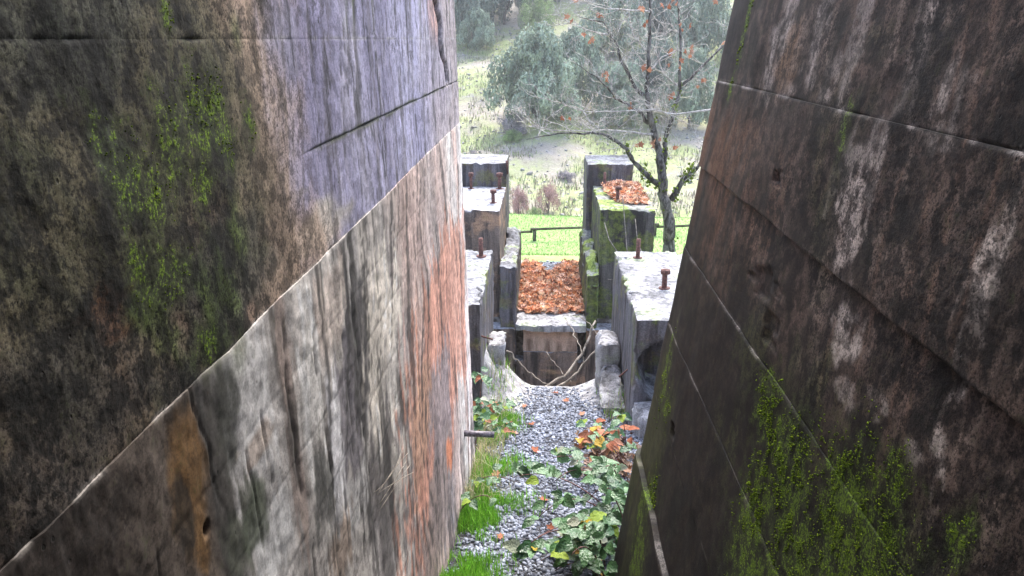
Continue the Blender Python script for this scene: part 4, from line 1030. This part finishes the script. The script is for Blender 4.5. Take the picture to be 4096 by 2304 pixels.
for (Q, rr) in segs:
    Ltot = sum((Q[i + 1] - Q[i]).length for i in range(len(Q) - 1))
    for k in range(int(Ltot * 4.8) + 3):
        i = random.randint(max(1, len(Q) // 5), len(Q) - 1)
        if rr[i] > .10: continue
        d = (Q[i] - Q[i - 1]).normalized() * .6 + Vector((random.gauss(-.15, .7), random.gauss(0, .7), random.gauss(.1, .6)))
        twig(Q[i], d, random.uniform(.35, .95), min(.011, rr[i] * .6 + .003), 2 if random.random() < .7 else 1)
v, f, c = bag.out()
part('twigs', v, f, M['twig'], tree, kind='stuff')
# moss cushions on trunk and limbs
bag = Bag()
for (Q, rr) in segs[:5]:
    for k in range(9):
        i = random.randint(0, len(Q) - 1)
        if rr[i] < .04: continue
        for j in range(26):
            p = Q[i] + Vector((random.gauss(0, rr[i] * .5), random.gauss(0, rr[i] * .5), random.gauss(0, .10)))
            s = random.uniform(.014, .038)
            bag.add(icov * s * (1 + rng.uniform(-.3, .3, (12, 1))) + np.array(p), icof, np.array((.13, .18, .015)) * random.uniform(.6, 1.7))
v, f, c = bag.out(); part('moss', v, f, M['moss'], tree, cols=c, kind='stuff')
tl = mesh('dead_leaf', lv_v, lv_f, M['leaf_brown'], smooth=False)
for (x, h) in [(0.69, -0.91), (2.19, -0.67), (2.81, -0.65), (2.94, -0.83), (3.9, -0.85), (2.41, -0.44), (1.04, 0.0), (3.26, -0.27), (3.42, 0.24), (4.31, 0.07), (3.07, 0.32), (3.13, 0.55), (2.43, 0.7), (1.52, 0.78), (3.77, 0.96), (2.06, 1.49), (3.07, 1.31), (0.59, 1.9), (2.73, 2.33), (1.31, -0.55), (0.61, -0.44), (3.26, 2.56), (2.35, 2.41)]:
    for k in range(random.choice((2, 3, 4))):
        o = link('dead_leaf', tl, tree, Vector((x + random.gauss(0, .07), TY + random.uniform(-.5, .5), EYE - h + random.gauss(0, .07))) - tree.location)
        s = random.uniform(.12, .20); o.scale = (s, s, s * 1.5); o.rotation_euler = (random.uniform(.6, 2.2), random.uniform(-.8, .8), random.uniform(0, 6))

# ------------------------------------------------------------------ low rail fence on the lawn
fence = thing('rail_fence', (.5, 29, EYE - 7.3), 'low wooden rail fence crossing the bright lawn', 'fence')
fx = [(-2.9, 28.2), (-.28, 28.8), (2.02, 29.2), (4.4, 29.4), (6.6, 29.6)]
pz = []
for (x, y) in fx:
    z = EYE - float(ground_h(np.array(x), np.array(y))); pz.append(z)
    v, f = boxv(x - .07, x + .07, y - .07, y + .07, z - .3, z + .43); part('post', v, f, M['wood'], fence, smooth=False)
    v, f = boxv(x - .16, x + .16, y - .09, y + .09, z + .432, z + .50); part('post_cap', v, f, M['wood'], fence, smooth=False)
for i in range(4):
    (xa, ya), (xb, yb) = fx[i], fx[i + 1]
    v, q, t3 = tube([(xa + .09, ya, pz[i] + .36 + .10 * (i == 1)), (xb - .09, yb, pz[i + 1] + .36 + .10 * (i == 1))], .05, 8); part('rail', v, [q, t3], M['wood'], fence)

# ------------------------------------------------------------------ hillside shrubs and trees
def crown_mesh(name, lobes, nleaf, ls, pal, seed):
    r2 = np.random.default_rng(seed); V = []; k = 0
    cen = np.array([l[:3] for l in lobes]); rad = np.array([l[3] for l in lobes]); pw = rad ** 2 / np.sum(rad ** 2)
    li = r2.choice(len(lobes), nleaf, p=pw)
    d = r2.normal(size=(nleaf, 3)); d /= np.linalg.norm(d, axis=1, keepdims=True)
    rr = rad[li] * (1 - .35 * r2.uniform(0, 1, nleaf) ** 2.2)
    p = cen[li] + d * rr[:, None]
    p += .10 * ls * r2.normal(size=p.shape)
    for kk in range(3): p[:, kk] += .05 * fb3(p * 5 + 9 * kk, 3, seed + 50 + kk)
    g = fb3(p * 2.2 / max(1, rad.mean()), 3, seed)
    keep = g > -.45; p, d, li = p[keep], d[keep], li[keep]; n = len(p)
    qv = np.array([(-.5, -.3, 0), (.5, -.3, .12), (.5, .3, 0), (-.5, .3, .12)]); qf = np.array([(0, 1, 2), (0, 2, 3)])
    s = ls * r2.uniform(.6, 1.4, n)
    # leaves face roughly outwards with a lot of scatter
    nrm = d + r2.normal(0, .40, (n, 3)) + np.array([0, 0, .25]); nrm /= np.linalg.norm(nrm, axis=1, keepdims=True)
    t1 = np.cross(nrm, r2.normal(size=(n, 3))); t1 /= np.linalg.norm(t1, axis=1, keepdims=True); t2 = np.cross(nrm, t1)
    rot = np.stack([t1, t2, nrm], -1)
    lobt = r2.uniform(0, 1, len(lobes))[li]
    C = mix(pal[0], pal[1], np.clip(.7 * lobt + .3 * r2.uniform(0, 1, n), 0, 1)) * r2.uniform(.75, 1.25, (n, 1))
    V, F, C = scatter(qv, qf, p, rot, np.stack([s, s, s], 1), C)
    return mesh(name, V, F, M['foliage'], C, smooth=False)

def lobes(n, rx, rz, rmin, rmax, seed, zc=.55):
    r2 = random.Random(seed); L = []
    for i in range(n):
        a = r2.uniform(0, 6.3); q = r2.uniform(0, 1) ** .6; z = r2.uniform(.18, 1)
        wd = math.sin(min(1, z) * math.pi * .86 + .28) ** .7 if z < 1 else .4
        L.append((math.cos(a) * q * rx * wd, math.sin(a) * q * rx * wd, z * rz, r2.uniform(rmin, rmax)))
    return L
P1 = ((.13, .175, .125), (.37, .44, .34)); P2 = ((.08, .11, .09), (.23, .29, .245)); P3 = ((.20, .27, .12), (.38, .48, .20)); P4 = ((.34, .20, .19), (.52, .36, .33)); P5 = ((.22, .20, .23), (.40, .36, .38))
CR = {
 'sage': [crown_mesh('crown', lobes(70, .86, .95, .11, .21, s), 26000, .034, P1, s) for s in (1, 2)],
 'dark': [crown_mesh('crown', lobes(70, .84, .95, .11, .21, s), 26000, .034, P2, s) for s in (3, 4)],
 'green': [crown_mesh('crown', lobes(20, .8, .8, .2, .34, s), 14000, .032, P3, s) for s in (5,)],
 'red': [crown_mesh('crown', lobes(20, .8, .75, .16, .3, s), 9000, .03, P4, s) for s in (6,)],
 'mauve': [crown_mesh('crown', lobes(20, .8, .8, .2, .34, s), 11000, .03, P5, s) for s in (7,)],
}
tv, tq, tt3 = tube([(0, 0, -.15), (.02, 0, .1), (.0, .02, .3), (.05, .0, .55)], [.05, .04, .03, .015], 7)
tv2, tq2, _ = tube([(0, 0, .12), (-.15, .03, .3), (-.3, .05, .55)], [.03, .022, .01], 6)
bgm = Bag(); bgm.add(tv, [tq, tt3]); bgm.add(tv2, [tq2]); v, f, c = bgm.out()
TRK = mesh('trunk', v, f, M['bark'])
def shrub(name, kind, x, y, wdt, hgt, label, cat, rot=0.):
    z = EYE - float(ground_h(np.array(x), np.array(y)))
    r = thing(name, (x, y, z - .05), label, cat, 'shrubs and trees on the hillside')
    r.scale = (wdt / 2.1, wdt / 2.1, hgt / 1.15); r.rotation_euler = (0, 0, rot)
    link('crown', random.choice(CR[kind]), r); link('trunk', TRK, r)
    return r
SHR = [
 ('sage', -0.57, 58.7, 8.1, 7.8, 'sage_shrub', 'big rounded grey-green shrub in the middle of the hillside'),
 ('sage', 2.6, 63.2, 6.1, 6.4, 'sage_shrub', 'grey-green shrub right behind the big rounded one'),
 ('dark', -8.03, 79.4, 6.7, 7.9, 'dark_tree', 'dark bluish tree at the top left against the left wall'),
 ('dark', -4.1, 83.8, 7.9, 7.9, 'dark_tree', 'dark tree above the big rounded shrub'),
 ('dark', -0.39, 88.2, 8.3, 8.7, 'dark_tree', 'dark bluish tree at the top, left of the bare oak crown'),
 ('sage', -6.48, 77.0, 4.2, 4.2, 'sage_shrub', 'pale blue-grey shrub beside the end of the left wall'),
 ('green', -0.57, 81.5, 4.4, 3.6, 'green_shrub', 'fresh green shrub peeping over the big rounded one'),
 ('sage', 5.94, 60.9, 5.3, 5.3, 'sage_shrub', 'grey-green shrub behind the left limbs of the bare oak'),
 ('dark', 8.85, 64.0, 5.5, 6.2, 'dark_shrub', 'dark grey-green shrub behind the oak trunk'),
 ('sage', 11.22, 60.8, 5.3, 6.2, 'sage_shrub', 'grey-green shrub between oak trunk and right wall'),
 ('sage', 6.38, 74.8, 7.1, 6.7, 'sage_shrub', 'pale shrub high on the slope behind the oak crown'),
 ('dark', 10.92, 78.0, 7.0, 7.8, 'dark_tree', 'dark tree high on the slope behind the oak trunk'),
 ('sage', 14.59, 74.7, 7.1, 7.5, 'sage_shrub', 'pale shrub high on the slope beside the right wall'),
 ('mauve', 3.61, 90.4, 9.8, 9.8, 'mauve_tree', 'mauve-grey leafless tree on the skyline left of the oak'),
 ('dark', 9.62, 92.8, 10.0, 10.0, 'dark_tree', 'dark tree on the skyline behind the oak top'),
 ('sage', 15.09, 92.6, 10.0, 10.0, 'sage_tree', 'pale tree on the skyline right of the oak top'),
 ('mauve', -2.33, 57.8, 3.2, 1.8, 'mauve_shrub', 'low mauve scrub under the big rounded shrub'),
 ('green', -2.29, 56.6, 1.7, 1.0, 'green_shrub', 'small vivid green bush below the big rounded shrub'),
 ('red', -1.35, 43.2, 1.6, 2.1, 'red_shrub', 'reddish leafless bush at the lawn edge, left one of two'),
 ('red', 0.36, 43.2, 1.8, 2.2, 'red_shrub', 'reddish leafless bush at the lawn edge, right one of two'),
 ('green', -0.42, 42.2, 1.1, 0.9, 'green_shrub', 'small green bush between the two reddish bushes'),
 ('mauve', -4.64, 50.7, 1.5, 1.6, 'mauve_shrub', 'small dark bush beside the end of the left wall'),
 ('mauve', 1.58, 49.8, 1.6, 0.8, 'mauve_shrub', 'low grey scrub on the bank left of the far right pier')]
for i, (kind, x, y, wd, hg, nm, lab) in enumerate(SHR):
    shrub(nm, kind, x, y, wd, hg, lab, 'tree' if 'tree' in nm else 'shrub', i * 1.37)

# scrub and stones on the slope, too many to count
n = 2600; x = rnd(-14, 22, n); y = 36 + 52 * rng.uniform(0, 1, n) ** 1.3
bag = Bag(); z = EYE - ground_h(x, y); s = .04 + .22 * rng.beta(1.2, 5, n)
C = mix((.16, .15, .14), (.38, .36, .34), rng.uniform(0, 1, n))
V, F, C = scatter(icov * (1 + rng.uniform(-.25, .25, (12, 1))), icof, np.stack([x, y, z], 1), rotm(rnd(0, 6.3, n), rnd(-.5, .5, n), rnd(-.5, .5, n)), np.stack([s * rnd(.8, 1.6, n), s, s * .7], 1), C)
link('scree', mesh('scree', V, F, M['gravel'], C, smooth=False), kind='stuff', label='grey stones strewn over the far bank')
n = 30000; x = rnd(-12, 20, n); y = 36 + 50 * rng.uniform(0, 1, n) ** 1.2
k = fb(x * .35, y * .35, 3, 401) > -.25; x, y = x[k], y[k]
grass('scrub_grass', np.stack([x, y, EYE - ground_h(x, y)], 1), .12, .55, .03, [(.25, .30, .14), (.28, .27, .18), (.21, .29, .11), (.29, .27, .21), (.20, .17, .13)], 'rough pale grass and scrub on the hillside', .8)


# ------------------------------------------------------------------ damp air over the valley
hv, hf = boxv(-1600, 1600, -1600, 2600, EYE - 12, EYE + 70)
hm = bpy.data.materials.new('haze'); hm.use_nodes = True
hn = hm.node_tree.nodes; hn.remove(hn['Principled BSDF'])
pv = hn.new('ShaderNodeVolumePrincipled'); pv.inputs['Color'].default_value = (.95, .97, 1, 1); pv.inputs['Density'].default_value = .0011
pv.inputs['Anisotropy'].default_value = .3
hm.node_tree.links.new(pv.outputs[0], hn['Material Output'].inputs['Volume'])
link('haze', mesh('haze', hv, hf, hm, smooth=False), kind='stuff', label='pale damp haze over the valley')
